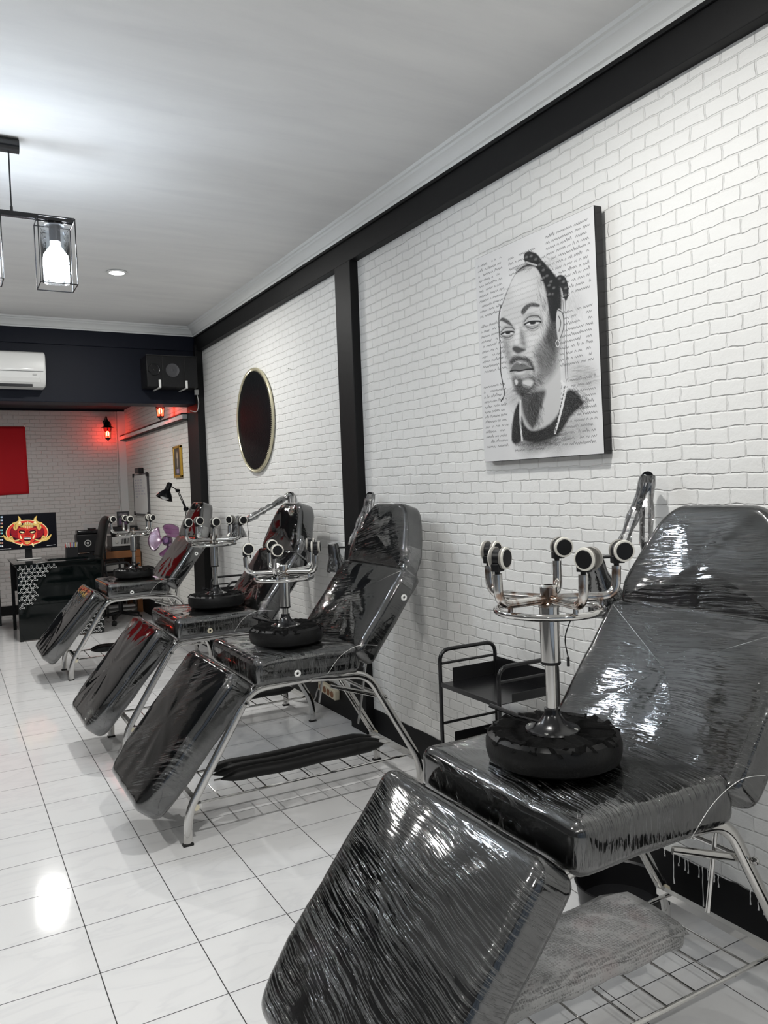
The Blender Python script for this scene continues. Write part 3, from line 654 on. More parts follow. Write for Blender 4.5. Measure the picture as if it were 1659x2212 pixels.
    hatch(410, 1860, 40, 130, 85, 70, 80, k, .5); hatch(400, 1600, 70, 70, -40, 60, 70, (.2,)*3, .35); hatch(880, 900, 60, 160, 80, 60, 70, (.25,)*3, .3); hatch(700, 540, 80, 50, 30, 40, 50, (.25,)*3, .3)
    hatch(470, 1320, 90, 40, 20, 60, 40, k, .5); hatch(480, 1560, 80, 50, 20, 90, 50, k, .6)
    def scrib2(u0, u1, v):
        H = a.H; a.H = None; x = u0; pts = []
        while x < u1:
            pts.append((x, v+(-.0045 if len(pts) % 2 else .0025)+rnd.uniform(-.0015, .0015))); x += rnd.uniform(.0045, .0095)
        a.line(pts, .8, dk, .42, .5); a.H = H
    v = .20
    while v < .62: scrib2(.24+.10*abs(v-.42), .56, v); v += .0245
    H = a.H; a.H = None
    e = .0008
    a.plane('ink_print', (xt-e, y1-.002, z1-.002), (xt-e, y0+.002, z1-.002), (xb-e, y1-.002, z0+.002), vcol_mat('ink_portrait_print', .5), t)
portrait()

def wall_disc():
    yc_, zc_, R = 5.712, 1.953, .392
    t = thing('wall_disc', 'large round black disc with thin pale gold rim hung on the white brick wall', 'wall decoration', (W, yc_, zc_))
    Rm = Matrix.Rotation(-PI/2, 3, 'Y')
    MB().lathe([(R-.03, .002), (R-.02, .018), (.3, .022), (.15, .024), (.0001, .024)], (W, yc_, zc_), 72, Rm, cap1=False).build('disc_panel', M['disc'], t)
    MB().tube([(W-.016, yc_+R*math.cos(2*PI*i/80)*.985, zc_+R*math.sin(2*PI*i/80)*.985) for i in range(80)], .011, 10, closed=True).build('rim', M['gold'], t)
    mb = MB()
    for i in range(150):
        a = 2*PI*i/150; c, s_ = math.cos(a), math.sin(a)
        mb.tube([(W-.026, yc_+c*(R-.022), zc_+s_*(R-.022)), (W-.024, yc_+c*(R-.006), zc_+s_*(R-.006))], .0016, 5)
    mb.build('rim_stitching', M['gold'], t)
wall_disc()

# ------------------------------------------------------------------ tattoo chairs
def V(*a): return Vector(a)
def chair(yc, i, label, ang=52.5, head=70, dx=0.0, extra=None):
    t = thing('tattoo_chair', label, 'chair', (1.345, yc, 0), 'reclining tattoo chairs wrapped in film')
    YU = V(0, 1, 0)
    def pad(name, outline, o, ang_, th, film, parent=None, rad=.022, crown=.008, corner=.035):
        a = math.radians(ang_); u = V(math.cos(a), 0, math.sin(a)); n = V(-math.sin(a), 0, math.cos(a))
        fr = (V(*o), u, YU, n)
        mb = MB(); pad_mesh(mb, outline, fr, th, rad, crown, 0, corner, .0012, i); ob = mb.build(name, M['vinyl'], parent or t, ang=60)
        mb = MB(); pad_mesh(mb, outline, fr, th, rad+.003, crown, .0042, corner, .0012, i); mb.build('film_wrap', film, ob, ang=60)
        return ob, fr
    # seat (u forward along +x)
    pad('seat', [(0, -.30), (.49, -.295), (.49, .295), (0, .30)], (1.078+dx, yc, .728), 0, .112, FILMS['seat'][i], rad=.028, crown=.006)
    # leg rest hangs from the seat front, sloping to the floor side
    a = 50; u = V(math.cos(math.radians(a)), 0, math.sin(math.radians(a)))
    lo = V(.965+dx, yc, .672)-u*.60
    pad('leg_rest', [(.0, -.275, .12), (.12, -.312), (.630, -.318, .045), (.630, .318, .045), (.12, .312), (.0, .275, .12)], lo, a, .112, FILMS['leg'][i], rad=.030, crown=.008, corner=.06)
    b0 = V(1.528+dx, yc, .695)
    back, fr = pad('backrest', [(0, -.318), (.30, -.316), (.44, -.312, .02), (.455, -.29, .02), (.455, .29, .02), (.44, .312, .02), (.30, .316), (0, .318)], b0, ang, .105, FILMS['back'][i], rad=.026, corner=.045)
    ar = math.radians(ang); h0 = b0+V(math.cos(ar), 0, math.sin(ar))*.440
    hd, hf = pad('headrest', [(0, -.27, .02), (.07, -.285), (.17, -.24), (.275, -.185), (.315, -.135), (.315, .135), (.275, .185), (.17, .24), (.07, .285), (0, .27, .02)], h0, head, .100, FILMS['back'][i], rad=.022, corner=.05)
    # black neck padding and the film pulled tight across it
    def sleeve(name, secs, mat, par):
        mb = MB(); vs = []; fs = []; K = 40
        for (c, n_, hw, ht, sh) in secs:
            for q in range(K):
                a_ = 2*PI*q/K; ca, sa = math.cos(a_), math.sin(a_)
                x_ = (abs(ca)**.28)*(1 if ca > 0 else -1)*hw; z_ = (abs(sa)**.5)*(1 if sa > 0 else -1)*ht+.0015*math.sin(q*2.3+sh*40)
                vs.append(c+V(0, x_, 0)+n_*z_)
        for r_ in range(len(secs)-1):
            for q in range(K): fs.append((r_*K+q, r_*K+(q+1) % K, (r_+1)*K+(q+1) % K, (r_+1)*K+q))
        return mb.add(vs, fs).build(name, mat, par, ang=40)
    ub = V(math.cos(ar), 0, math.sin(ar)); nb = V(-math.sin(ar), 0, math.cos(ar)); ah = math.radians(head); uh = V(math.cos(ah), 0, math.sin(ah)); nh = V(-math.sin(ah), 0, math.cos(ah)); nm_ = (nb+nh).normalized()
    S1 = [(b0+ub*.40-nb*.052, nb, .300, .045), (b0+ub*.43-nb*.052, nb, .296, .044), (h0+uh*.02-nm_*.052, nm_, .285, .042), (h0+uh*.06-nh*.050, nh, .272, .043), (h0+uh*.10-nh*.050, nh, .262, .043)]
    S2 = [(b0+ub*.385-nb*.052, nb, .322, .0575), (b0+ub*.425-nb*.052, nb, .317, .0565), (h0+uh*.005-nm_*.052, nm_, .303, .051), (h0+uh*.045-nh*.050, nh, .292, .051), (h0+uh*.085-nh*.050, nh, .291, .0535), (h0+uh*.115-nh*.050, nh, .276, .0545)]
    npd = sleeve('neck_padding', [(*s_, k_) for k_, s_ in enumerate(S1)], M['vinyl'], back)
    sleeve('neck_film', [(*s_, k_) for k_, s_ in enumerate(S2)], FILMS['back'][i], back)
    # tubular frame
    for s, yy in ((-1, yc-.215), (1, yc+.215)):
        nm = 'leg'
        fl = fillet([(.793+dx, yy, 0), (.800+dx, yy, .135), (1.085+dx, yy, .592), (1.36, yy, .600)], .07)
        mb = MB(); mb.tube(fl, .0105, 14, rb=.0185, side=(0.8, 0, -.5)); mb.cur = 1; mb.box((.793+dx, yy, .004), (.042, .025, .010)); mb.build('leg', [M['chrome'], M['rubber']], t)
        fl = fillet([(1.900+dx, yy, 0), (1.900+dx, yy, .125), (1.640+dx, yy, .575), (1.36, yy, .597)], .075)
        mb = MB(); mb.tube(fl, .0105, 14, rb=.0185, side=(0.8, 0, .5)); mb.cur = 1; mb.box((1.900+dx, yy, .004), (.042, .025, .010)); mb.build('leg', [M['chrome'], M['rubber']], t)
        o_ = s*.016
        for (x, z) in ((1.062+dx, .535), (1.72+dx, .46)):
            MB().cyl((x, yy-.018*1, z), (x, yy+.02, z), .006, n=12).lathe([(.0001, -.027), (.007, -.025), (.010, -.019), (.010, -.012)], (x, yy, z), 14, Matrix.Rotation(-PI/2, 3, 'X')).build('bolt', M['chrome'], t)
        MB().tube([(1.72+dx, yy+.012, .455), (1.46+dx, yy+.012, .545)], .005, 8, rb=.010, side=(.4, 0, 1)).build('brace', M['chrome'], t)
        # curved back hinge bracket with upright strut
        MB().tube(spline([(1.46, yy+.02, .60), (1.50, yy+.02, .66), (1.57, yy+.02, .705), (1.65, yy+.02, .71)], 6), .0035, 8).cyl((1.635, yy+.03, .60), (1.66, yy+.03, .69), .007).cyl((1.60, yy+.03, .345), (1.66, yy+.03, .68), .006).build('hinge_bracket', M['chrome'], t)
    for x, z in ((1.10, .602), (1.58, .596), (1.72, .455)): MB().tube([(x, yc-.215, z), (x, yc+.215, z)], .009, 12).build('cross_tube', M['chrome'], t)
    MB().tube([(1.655, yc-.245, .69), (1.655, yc+.245, .69)], .008, 12).build('hinge_rod', M['chrome'], t)
    kb = V(1.0+dx, yc-.195, .445)
    MB().sphere(kb, .013, 10).cyl(kb, kb+V(.03, -.01, .04), .005).build('release_knob', M['blackplastic'], t)
    # luggage rack between the legs
    zr = .148; x0, x1 = .845+dx, 1.872+dx; yh = .178
    mb = MB()
    for y in (yc-yh, yc+yh): mb.tube([(x0, y, zr), (x1, y, zr)], .0062, 10)
    mb.bb((x0-.011, yc-.215, zr-.011), (x0+.011, yc+.215, zr+.011)); mb.bb((x1-.011, yc-.215, zr-.011), (x1+.011, yc+.215, zr+.011))
    for k in range(1, 10): x = x0+(x1-x0)*k/10; mb.tube([(x, yc-yh, zr), (x, yc+yh, zr)], .0032, 8)
    mb.build('rack', M['chrome'], t)
    for x, y in ((x0-.012, yc-.211), (x1+.02, yc+.211)): MB().cyl((x, y-.011, zr), (x, y+.011, zr), .013, n=14).build('end_cap', M['cream'], t)
    # stretched film strands at the hinge
    MB().tube(spline([(1.40, yc-.308, .628), (1.455, yc-.325, .70), (1.54, yc-.33, .735), (1.64, yc-.322, .722)], 8), .0007, 6).build('film_strand', M['whiteplastic'], t)
    # white ring grommets on the near sides
    def ring_(c, nx, par, mt, r=.0145):
        R_ = Matrix.Rotation(PI/2, 3, 'X')
        mb = MB(); mb.lathe([(.006, 0), (.006, .004), (.010, .006), (r, .004), (r+.0005, 0)], c, 24, R_, cap0=False, cap1=False); mb.cur = 1; mb.lathe([(.0001, .001), (.0065, .001)], c, 18, R_, cap0=False, cap1=False)
        mb.build('air_hole_ring', [mt, M['rubber']], par)
    if i: ring_((1.262, yc-.3045, .650), 0, t, M['cream'] if i == 2 else M['whiteplastic'])
    rb = b0+V(math.cos(ar), 0, math.sin(ar))*.335+V(-math.sin(ar), 0, math.cos(ar))*-.068
    if i: ring_((rb.x, yc-.3175, rb.z), 0, back, M['whiteplastic'])
    return t
chair(1.485, 0, 'nearest film-wrapped black tattoo chair, large in the lower right, bubble wrap on its rack')
chair(3.37, 1, 'film-wrapped black tattoo chair in front of the black wall post, three foam rolls beneath')
chair(4.62, 2, 'film-wrapped tattoo chair between the post-side chair and the farthest one, cream side ring')
chair(6.72, 3, 'farthest film-wrapped black tattoo chair, next to the black desk and far pillar')

# ------------------------------------------------------------------ stools standing upside down on the seats
def stool(x, y, i, phase, hr, cast, label, rz=0):
    t = thing('rolling_stool', label, 'stool', (x, y, .735), 'upturned stools on the chairs')
    z0 = .742; R = .165
    rnd = random.Random(20+i)
    MB().lathe([(.0001, 0), (R*.86, 0), (R*.97, .010), (R, .030), (R, .048), (R*.97, .066), (R*.90, .074), (R*.84, .070)], (x, y, z0), 56, cap1=False).build('cushion', M['leather'], t)
    # torn lining on the underside
    n = 72; vs = [(x, y, z0+.072)]; fs = []
    rings = [.25, .55, .80, .90, .96]
    for q in rings:
        for j in range(n):
            jit = rnd.uniform(-.012, .014) if q > .7 else 0; hz = rnd.uniform(-.004, .010) if q > .5 else 0
            a = 2*PI*j/n; rr = R*q+jit*(1 if q > .9 else .4); vs.append((x+rr*math.cos(a), y+rr*math.sin(a), z0+.071+hz-(.012 if q > .93 else 0)))
    for j in range(n): fs.append((0, 1+j, 1+(j+1) % n))
    for r_ in range(len(rings)-1):
        for j in range(n): a = 1+r_*n+j; b = 1+r_*n+(j+1) % n; fs.append((a, a+n, b+n, b))
    MB().add(vs, fs).build('torn_lining', M['felt'], t, ang=20)
    zz = z0+.074
    MB().lathe([(.068, -.001), (.066, .003), (.050, .007), (.032, .020), (.023, .034), (.0195, .040), (.0195, .052)], (x, y, zz), 40).build('mounting_cone', M['blackmetal'], t)
    for k in range(4): a = .6+k*PI/2; MB().lathe([(.006, 0), (.005, .003), (.0001, .004)], (x+.058*math.cos(a), y+.058*math.sin(a), zz+.003), 10).build('screw', M['screw'], t)
    la = 2.35+i*.8   # height lever
    MB().tube([(x+.015*math.cos(la), y+.015*math.sin(la), zz+.012), (x+.10*math.cos(la), y+.10*math.sin(la), zz+.030)], .0035, 8).tube(spline([(x+.085*math.cos(la), y+.085*math.sin(la), zz+.028), (x+.12*math.cos(la), y+.12*math.sin(la), zz+.040), (x+.155*math.cos(la), y+.155*math.sin(la), zz+.052)], 4), .005, 10, rb=.011, side=(-math.sin(la), math.cos(la), 0)).build('height_lever', M['blackplastic'], t)
    zc = hr-.128     # bottom of the outer sleeve
    MB().cyl((x, y, zz+.045), (x, y, zc+.03), .0138, n=28).build('piston', M['chrome'], t)
    MB().cyl((x, y, zc), (x, y, hr+.012), .0240, n=36).build('sleeve', M['chrome'], t)
    MB().lathe([(.0245, 0), (.025, -.004), (.0235, -.007), (.014, -.007)], (x, y, zc), 32, cap0=False, cap1=False).build('collar', M['blackplastic'], t)
    MB().tube([(x+.128*math.cos(2*PI*k/56), y+.128*math.sin(2*PI*k/56), hr) for k in range(56)], .0085, 12, closed=True).build('foot_ring', M['chrome'], t)
    MB().lathe([(.026, .006), (.026, .014), (.021, .018), (.021, .055), (.017, .060), (.012, .060), (.012, .052), (.0001, .052)], (x, y, hr), 32).build('hub', M['rust'], t)
    for k in range(5):
        a = math.radians(phase+72*k); c, s_ = math.cos(a), math.sin(a)
        zA = hr+.026
        pts = fillet([(x+.018*c, y+.018*s_, zA), (x+.163*c, y+.163*s_, zA+.002), (x+.166*c, y+.166*s_, hr+.102)], .055, 10)
        MB().tube(pts, .0112, 14).tube([(x+.128*c, y+.128*s_, hr+.002), (x+.128*c, y+.128*s_, zA)], .006, 8).build('leg', M['chrome'] if i else M['rust'], t)
        # twin-wheel caster pointing up
        cb = V(x+.166*c, y+.166*s_, hr+.102); ca = math.radians(cast[k]); ax = V(math.cos(ca), math.sin(ca), 0); fwd = V(-ax.y, ax.x, 0)
        wc = cb+fwd*.014+V(0, 0, .036)
        mb = MB(); mb.cyl(cb-V(0, 0, .002), cb+V(0, 0, .010), .0065, n=12)
        pr = [(math.cos(q)*.024, math.sin(q)*.024) for q in [PI*.62+PI*1.05*j/14 for j in range(15)]]+[(.004, -.006), (-.004, .012)]
        mb.prism([(p[0]*1.02, p[1]) for p in pr], -.0085, .0085, (wc, fwd, V(0, 0, 1), ax))
        mb.prism([(-.026, -.012), (-.026, -.030), (.004, -.030), (.004, -.012)], -.010, .010, (wc, fwd, V(0, 0, 1), ax))
        cs = mb.build('caster', M['blackplastic'], t, bevel=.0015)
        for sd in (-1, 1):
            o = wc+ax*(sd*.0085); n1 = ax*sd
            Rm = n1.to_track_quat('Z', 'Y').to_matrix()
            mb = MB(); mb.cur = 2; mb.lathe([(.010, 0), (.0250, 0), (.0265, .002), (.0265, .007)], o, 36, Rm, cap0=False, cap1=False)
            mb.cur = 1; mb.lathe([(.0265, .007), (.0255, .0100), (.0212, .011)], o, 36, Rm, cap0=False, cap1=False)
            mb.cur = 0; mb.lathe([(.0212, .0108), (.0195, .0125), (.0001, .013)], o, 32, Rm, cap0=False, cap1=False)
            mb.build('wheel', [M['blackplastic'], M['wheelwhite'], M['tyre']], cs)
    return t
stool(1.28, 1.485, 0, 41, 1.112, [-110, -66, -66, -166, -112], 'upside-down black rolling stool with pitted chrome legs on the nearest tattoo chair seat')
stool(1.312, 3.30, 1, 19, 1.030, [-28, -100, -105, -104, -30], 'upside-down chrome-legged stool on the tattoo chair by the black post, shortest column')
stool(1.395, 4.61, 2, 37, 1.112, [-150, -80, -80, -82, -85], 'upside-down chrome-legged stool on the third tattoo chair, its wheels fanned in one row')
stool(1.345, 6.70, 3, 32, 1.090, [-75, -78, -75, -80, -74], 'upside-down chrome-legged stool on the farthest tattoo chair beside the office chair')

# ------------------------------------------------------------------ foam rolls, bubble wrap
def roll(x0, x1, y, z, r, label, bend=0.0, pin=True, grp='black foam rolls on the racks'):
    t = thing('foam_roll', label, 'foam roll', ((x0+x1)/2, y, z-r), grp)
    pts = []; tp = []
    n = 18
    for k in range(n+1):
        q = k/n; pts.append((x0+(x1-x0)*q, y+bend*math.sin(q*PI)+.004*math.sin(q*17+y*9), z+.002*math.sin(q*11))); tp.append(max(.12, min(1, (min(q, 1-q)*9)**.5)))
    MB().tube(pts, r, 20, rb=r*1.25, side=(0, 1, 0), taper=tp).build('roll_body', M['foam'], t)
    if pin: MB().cyl((x0-.03, y, z), (x0+.02, y, z), .0045, n=10).cyl((x1-.02, y, z), (x1+.03, y, z), .0045, n=10).build('pin', M['chrome'], t)
zt = .155
roll(.985, 1.80, 3.312, zt+.027, .026, 'front one of three black foam rolls on a chrome rack, nearest the camera', .0)
roll(.975, 1.81, 3.383, zt+.027, .0255, 'middle one of three black foam rolls on a chrome rack', .0)
roll(.960, 1.80, 3.4535, zt+.027, .026, 'black foam roll lying third and farthest back on the chrome rack of three', .0)
roll(1.25, 1.85, 4.56, zt+.027, .026, 'front black foam roll under the chair with the cream side ring', .0, False)
roll(1.25, 1.85, 4.64, zt+.027, .026, 'rear black foam roll under the chair with the cream side ring', .0, False)
roll(.97, 1.62, 6.67, zt+.027, .026, 'front black foam roll under the farthest tattoo chair', .0, False)
roll(.98, 1.62, 6.75, zt+.027, .026, 'rear black foam roll under the farthest tattoo chair', .0, False)

def bubble():
    t = thing('bubble_wrap_parcel', 'long flat parcel in greyish bubble wrap lying on the nearest chair rack', 'parcel', (1.25, 1.555, .160))
    m_, nt, b = new_mat('bubble_wrap'); b.inputs['Roughness'].default_value = .22; b.inputs['Base Color'].default_value = (.42, .42, .40, 1)
    b.inputs['Coat Weight'].default_value = .6; b.inputs['Coat Roughness'].default_value = .15
    tc = N(nt, 'ShaderNodeTexCoord'); vo = N(nt, 'ShaderNodeTexVoronoi', i_Scale=120.0); vo.inputs['Randomness'].default_value = .25; L(nt, tc, 'Object', vo, 'Vector')
    rp = ramp(nt, [(0.0, 1.0), (.5, 0.0)]); L(nt, vo, 'Distance', rp, 'Fac'); bp = N(nt, 'ShaderNodeBump', i_Strength=1.0, i_Distance=.006); L(nt, rp, 'Color', bp, 'Height'); L(nt, bp, 'Normal', b, 'Normal')
    n2 = N(nt, 'ShaderNodeTexNoise', i_Scale=9.0, i_Detail=3.0); L(nt, tc, 'Object', n2, 'Vector')
    r2_ = ramp(nt, [(.42, (.38, .38, .37)), (.58, (.50, .49, .48)), (.72, (.47, .42, .41))]); L(nt, n2, 'Fac', r2_, 'Fac'); L(nt, r2_, 'Color', b, 'Base Color')
    mb = MB(); fr = (V(.745, 1.555, .222), V(1, 0, -.012).normalized(), V(0, 1, 0), V(.012, 0, 1).normalized())
    pad_mesh(mb, [(.02, -.125), (.5, -.13), (.93, -.125), (.965, -.06), (.955, .06), (.90, .125), (.4, .13), (.02, .12)], fr, .050, .020, .004, 0, .03, .0035, 3)
    mb.build('parcel_body', m_, t, ang=60)
    mb = MB()   # loose overlapping upper sheet
    n = 26; vs = []; fs = []
    rnd = random.Random(4)
    for i in range(n+1):
        for j in range(9):
            u, v = i/n, j/8; vs.append((.78+u*.90, 1.555-.125+v*.25+.006*math.sin(u*23), .231-u*.011+.004*math.sin(u*30+v*5)+(.0 if 0 < j < 8 else -.014)+rnd.uniform(0, .002)))
    for i in range(n):
        for j in range(8): a = i*9+j; fs.append((a, a+9, a+10, a+1))
    o = mb.add(vs, fs).build('loose_sheet', m_, t); sd = o.modifiers.new('solid', 'SOLIDIFY'); sd.thickness = .0015
bubble()

# ------------------------------------------------------------------ metal trolleys
def trolley(x0, x1, ya, yb, h, label, cols=3):
    t = thing('metal_trolley', label, 'trolley', ((x0+x1)/2, (ya+yb)/2, 0), 'black wire trolleys between the chairs')
    r = .0082
    for y in (ya, yb):
        fr = MB().tube(fillet([(x0, y, .055), (x0, y, h), (x1, y, h), (x1, y, .055)], .05, 8), r, 12).build('side_frame', M['blackmetal'], t)
        for z in (h-.055, h-.30, .34, .10): MB().tube([(x0, y, z), (x1, y, z)], .0055, 10).build('cross_bar', M['blackmetal'], fr)
    for z in (h-.135, h-.40, .12):
        sh = MB().bb((x0, ya, z-.003), (x1, yb, z)).bb((x0-.004, ya, z-.012), (x0+.004, yb, z+.006)).build('shelf', M['blackmetal'], t, smooth=False)
        MB().bb((x1-.003, ya, z), (x1, yb, z+.075)).bb((x0+.06, yb-.002, z), (x1, yb, z+.055)).bb((x0+.06, ya, z), (x1, ya+.002, z+.03)).build('mesh_rim', M['mesh'], sh, smooth=False)
    for x in (x0, x1):
        for y in (ya, yb):
            cs = MB().cyl((x, y, .035), (x, y, .06), .006).box((x, y, .042), (.012, .026, .014)).build('caster', M['blackplastic'], t)
            MB().cyl((x-.009, y, .0205), (x+.009, y, .0205), .020, n=20).build('wheel', M['rubber'], cs)
trolley(1.722, 2.000, 2.285, 2.672, .752, 'black metal trolley with mesh shelves against the wall behind the nearest chair')
trolley(1.730, 2.005, 5.43, 5.83, .775, 'black metal trolley between the two far tattoo chairs by the far pillar')
tag(MB().lathe([(.0001, 0), (.125, 0), (.133, .008), (.145, .085), (.149, .088), (.147, .092), (.140, .086), (.129, .012), (.0001, .010)], (1.895, 1.885, .001), 48).build('basin', M['blackplastic']), 'round black plastic basin on the floor under the nearest tattoo chair', 'basin')

# ------------------------------------------------------------------ swing-arm lamps
def arm_lamp(pts, label, wrapped=True, bulb=False, cordpts=None, shade_dir=(0, 0, -1), sl=.12, rs=.055):
    # pts: base, elbow, wrist, head
    base, elbow, wrist, head = [Vector(p) for p in pts]
    t = thing('swing_arm_lamp', label, 'lamp', tuple(base), 'swing-arm lamps by the chairs')
    def bars(a, b, nm):
        d = (b-a).normalized(); s = d.cross(V(1, .3, 0)).normalized(); mb = MB()
        for k in (-1, 1): mb.tube([a+s*.011*k, b+s*.011*k], .0042, 8)
        mb.tube([a.lerp(b, .12)+s*.0, a.lerp(b, .42)], .0062, 10)
        ob = mb.build(nm, M['blackmetal'], t)
        if wrapped:
            n = 14; rnd = random.Random(int(a.x*999))
            MB().tube([a.lerp(b, q/n)+V(*(rnd.uniform(-.002, .002) for _ in range(3))) for q in range(n+1)], .021, 12, taper=[1+.25*rnd.uniform(-1, 1) for _ in range(n+1)]).build('film_wrap', FILMS['lamp'][0], ob, ang=25)
    bars(base, elbow, 'lower_arm'); bars(elbow, wrist, 'upper_arm')
    for p, r in ((elbow, .019), (wrist, .015), (base, .018)):
        MB().cyl(p-V(.012, .012, 0), p+V(.012, .012, 0), r, n=20).lathe([(.0001, -.016), (.013, -.014), (.013, .014), (.0001, .016)], p, 14, Matrix.Rotation(PI/2, 3, 'X')).build('joint', M['blackmetal'], t)
    MB().box(base-V(0, 0, .03), (.035, .045, .05)).cyl(base-V(0, 0, .005), base-V(0, 0, .09), .006, n=10).build('clamp', M['blackmetal'], t, bevel=.003)
    d = Vector(shade_dir).normalized(); Rm = d.to_track_quat('Z', 'Y').to_matrix()
    MB().tube([wrist, head-d*.01], .005, 8).build('neck', M['blackmetal'], t)
    sh = MB().lathe([(.0001, -.03), (.018, -.03), (.024, -.022), (.026, sl*.30), (.030, sl*.36), (rs*.80, sl*.70), (rs, sl), (rs-.003, sl), (rs*.76, sl*.70), (.026, sl*.38)], head, 36, Rm, cap1=False).build('shade', M['blackmetal'], t)
    if bulb: MB().sphere(head+d*(sl*.72), rs*.62, 14).build('bulb', M['whiteplastic'], t)
    if wrapped: MB().lathe([(.0001, -.036), (.024, -.034), (.030, -.02), (.033, sl*.3), (rs*.92, sl*.7), (rs+.006, sl+.004), (rs*.5, sl+.012), (.0001, sl+.008)], head, 20, Rm).build('film_wrap', FILMS['lamp'][0], sh, ang=25)
    if cordpts: MB().tube(spline(cordpts, 6), .0022, 8).tube([cordpts[-1], Vector(cordpts[-1])-V(0, 0, .03)], .005, 8).build('cord', M['rubber'], t)
arm_lamp([(1.955, 1.80, 1.06), (2.03, 1.85, 1.425), (1.905, 1.865, 1.17), (1.80, 1.868, 1.165)], 'black swing-arm lamp wrapped in film rising behind the nearest tattoo chair', shade_dir=(.42, .05, -1), sl=.17, rs=.062, cordpts=[(1.80, 1.90, 1.10), (1.80, 1.97, .98), (1.79, 2.0, .90), (1.80, 2.0, .83)])
arm_lamp([(1.955, 3.72, 1.06), (2.03, 3.79, 1.375), (1.90, 3.80, 1.10), (1.80, 3.80, 1.095)], 'film-wrapped lamp arm folded beside the headrest in front of the black post', shade_dir=(.18, .1, -1), sl=.11, rs=.05, cordpts=[(1.87, 3.80, 1.10), (1.872, 3.82, 1.02), (1.875, 3.83, .95)])
arm_lamp([(1.985, 4.88, .84), (2.07, 5.02, 1.385), (1.76, 5.05, 1.225), (1.685, 5.05, 1.225)], 'film-wrapped lamp with its arm stretched out over the third tattoo chair', shade_dir=(.15, .05, -1), sl=.11, rs=.05, cordpts=[(1.76, 5.05, 1.24), (1.775, 5.07, 1.12), (1.785, 5.08, 1.0)])
arm_lamp([(1.985, 7.38, .86), (1.975, 7.36, 1.27), (1.90, 7.34, 1.445), (1.815, 7.32, 1.49)], 'black unwrapped desk lamp with a bare bulb beside the far pillar', False, True, shade_dir=(-.45, -.1, -1), sl=.125, rs=.078)

# ------------------------------------------------------------------ power strip, cord
def strip():
    t = thing('power_strip', 'cream power strip with four sockets on the black skirting beyond the post', 'power strip', (2.09, 4.54, .13))
    R = Matrix.Rotation(.07, 3, 'X')
    MB().box((2.078, 4.54, .135), (.036, .25, .06), R).build('housing', M['cream'], t, bevel=.005)
    for k in range(4):
        y = 4.63-.055*k-.01
        MB().lathe([(.021, 0), (.020, .002), (.017, .002), (.016, -.004), (.0001, -.004)], (2.0595, y, .135+(y-4.54)*.07), 20, Matrix.Rotation(-PI/2, 3, 'Y')).build('socket', M['wood'], t)
    MB().tube(spline([(2.075, 4.665, .13), (2.07, 4.70, .10), (2.06, 4.74, .03), (2.03, 4.82, .008), (1.98, 4.9, .006)], 6), .005, 8).build('cord', M['greyplastic'], t)
strip()

# ------------------------------------------------------------------ far beam: air conditioner, speaker
def aircon():
    x0, x1, z0, z1 = -.12, .765, 2.316, 2.600
    t = thing('air_conditioner', 'white split air conditioner on the blue-black beam', 'air conditioner', ((x0+x1)/2, 7.11, z0))
    pr = [(7.098, z1), (6.93, z1), (6.895, z1-.015), (6.880, z1-.05), (6.878, z1-.15), (6.885, z0+.075), (6.905, z0+.035), (6.95, z0+.005), (7.098, z0)]
    fr = (V(0, 0, 0), V(0, 1, 0), V(0, 0, 1), V(1, 0, 0))
    MB().prism(pr, x0, x1, fr).build('casing', M['whiteplastic'], t, bevel=.012, seg=3, ang=30)
    MB().prism([(6.874, z0+.115), (6.881, z0+.113), (6.888, z0+.075), (6.905, z0+.040), (6.899, z0+.036), (6.880, z0+.072)], x0+.03, x1-.045, fr).build('louvre_flap', M['whiteplastic'], t, smooth=False, bevel=.002)
    MB().bb((x0+.02, 6.876, z0+.120), (x1-.02, 6.8785, z0+.123)).bb((x0+.1, 6.92, z0+.004), (x1-.1, 6.94, z0+.03)).build('air_slot', M['blackplastic'], t, smooth=False)
    MB().bb((x1-.10, 6.872, z0+.090), (x1-.072, 6.8795, z0+.102)).build('display', M['greyplastic'], t, smooth=False)
aircon()
def speaker():
    t = thing('loudspeaker', 'black box loudspeaker on white brackets on the dark beam near the corner', 'speaker', (1.78, 6.98, 2.335))
    MB().bb((1.560, 6.875, 2.342), (2.000, 7.10, 2.612)).build('cabinet', M['blackplastic'], t, bevel=.006)
    Rm = Matrix.Rotation(PI/2, 3, 'X')
    MB().lathe([(.060, .002), (.057, .006), (.050, .004), (.020, -.0), (.0001, .006)], (1.782, 6.874, 2.487), 36, Rm, cap1=False).build('woofer', M['conegrey'], t)
    MB().lathe([(.052, .002), (.049, .006), (.042, .002), (.016, .001), (.0001, .004)], (1.625, 6.874, 2.487), 36, Rm, cap1=False).build('tweeter', M['blackmetal'], t)
    MB().bb((1.692, 6.868, 2.35), (1.698, 6.876, 2.605)).bb((1.885, 6.868, 2.35), (1.889, 6.876, 2.605)).bb((1.56, 6.866, 2.607), (2.0, 6.878, 2.615)).build('baffle_trim', M['rubber'], t, smooth=False)
    for i, x in enumerate((1.665, 1.895)):
        tag(MB().bb((x-.010, 6.855, 2.330), (x+.010, 6.865, 2.400)).bb((x-.010, 6.855, 2.330), (x+.010, 7.10, 2.338)).build('shelf_bracket', M['whiteplastic'], bevel=.003), ['white angle bracket holding the loudspeaker, left one nearer the air conditioner', 'white angle bracket holding the loudspeaker, right one nearer the corner'][i], 'bracket', 'brackets under the loudspeaker')
speaker()
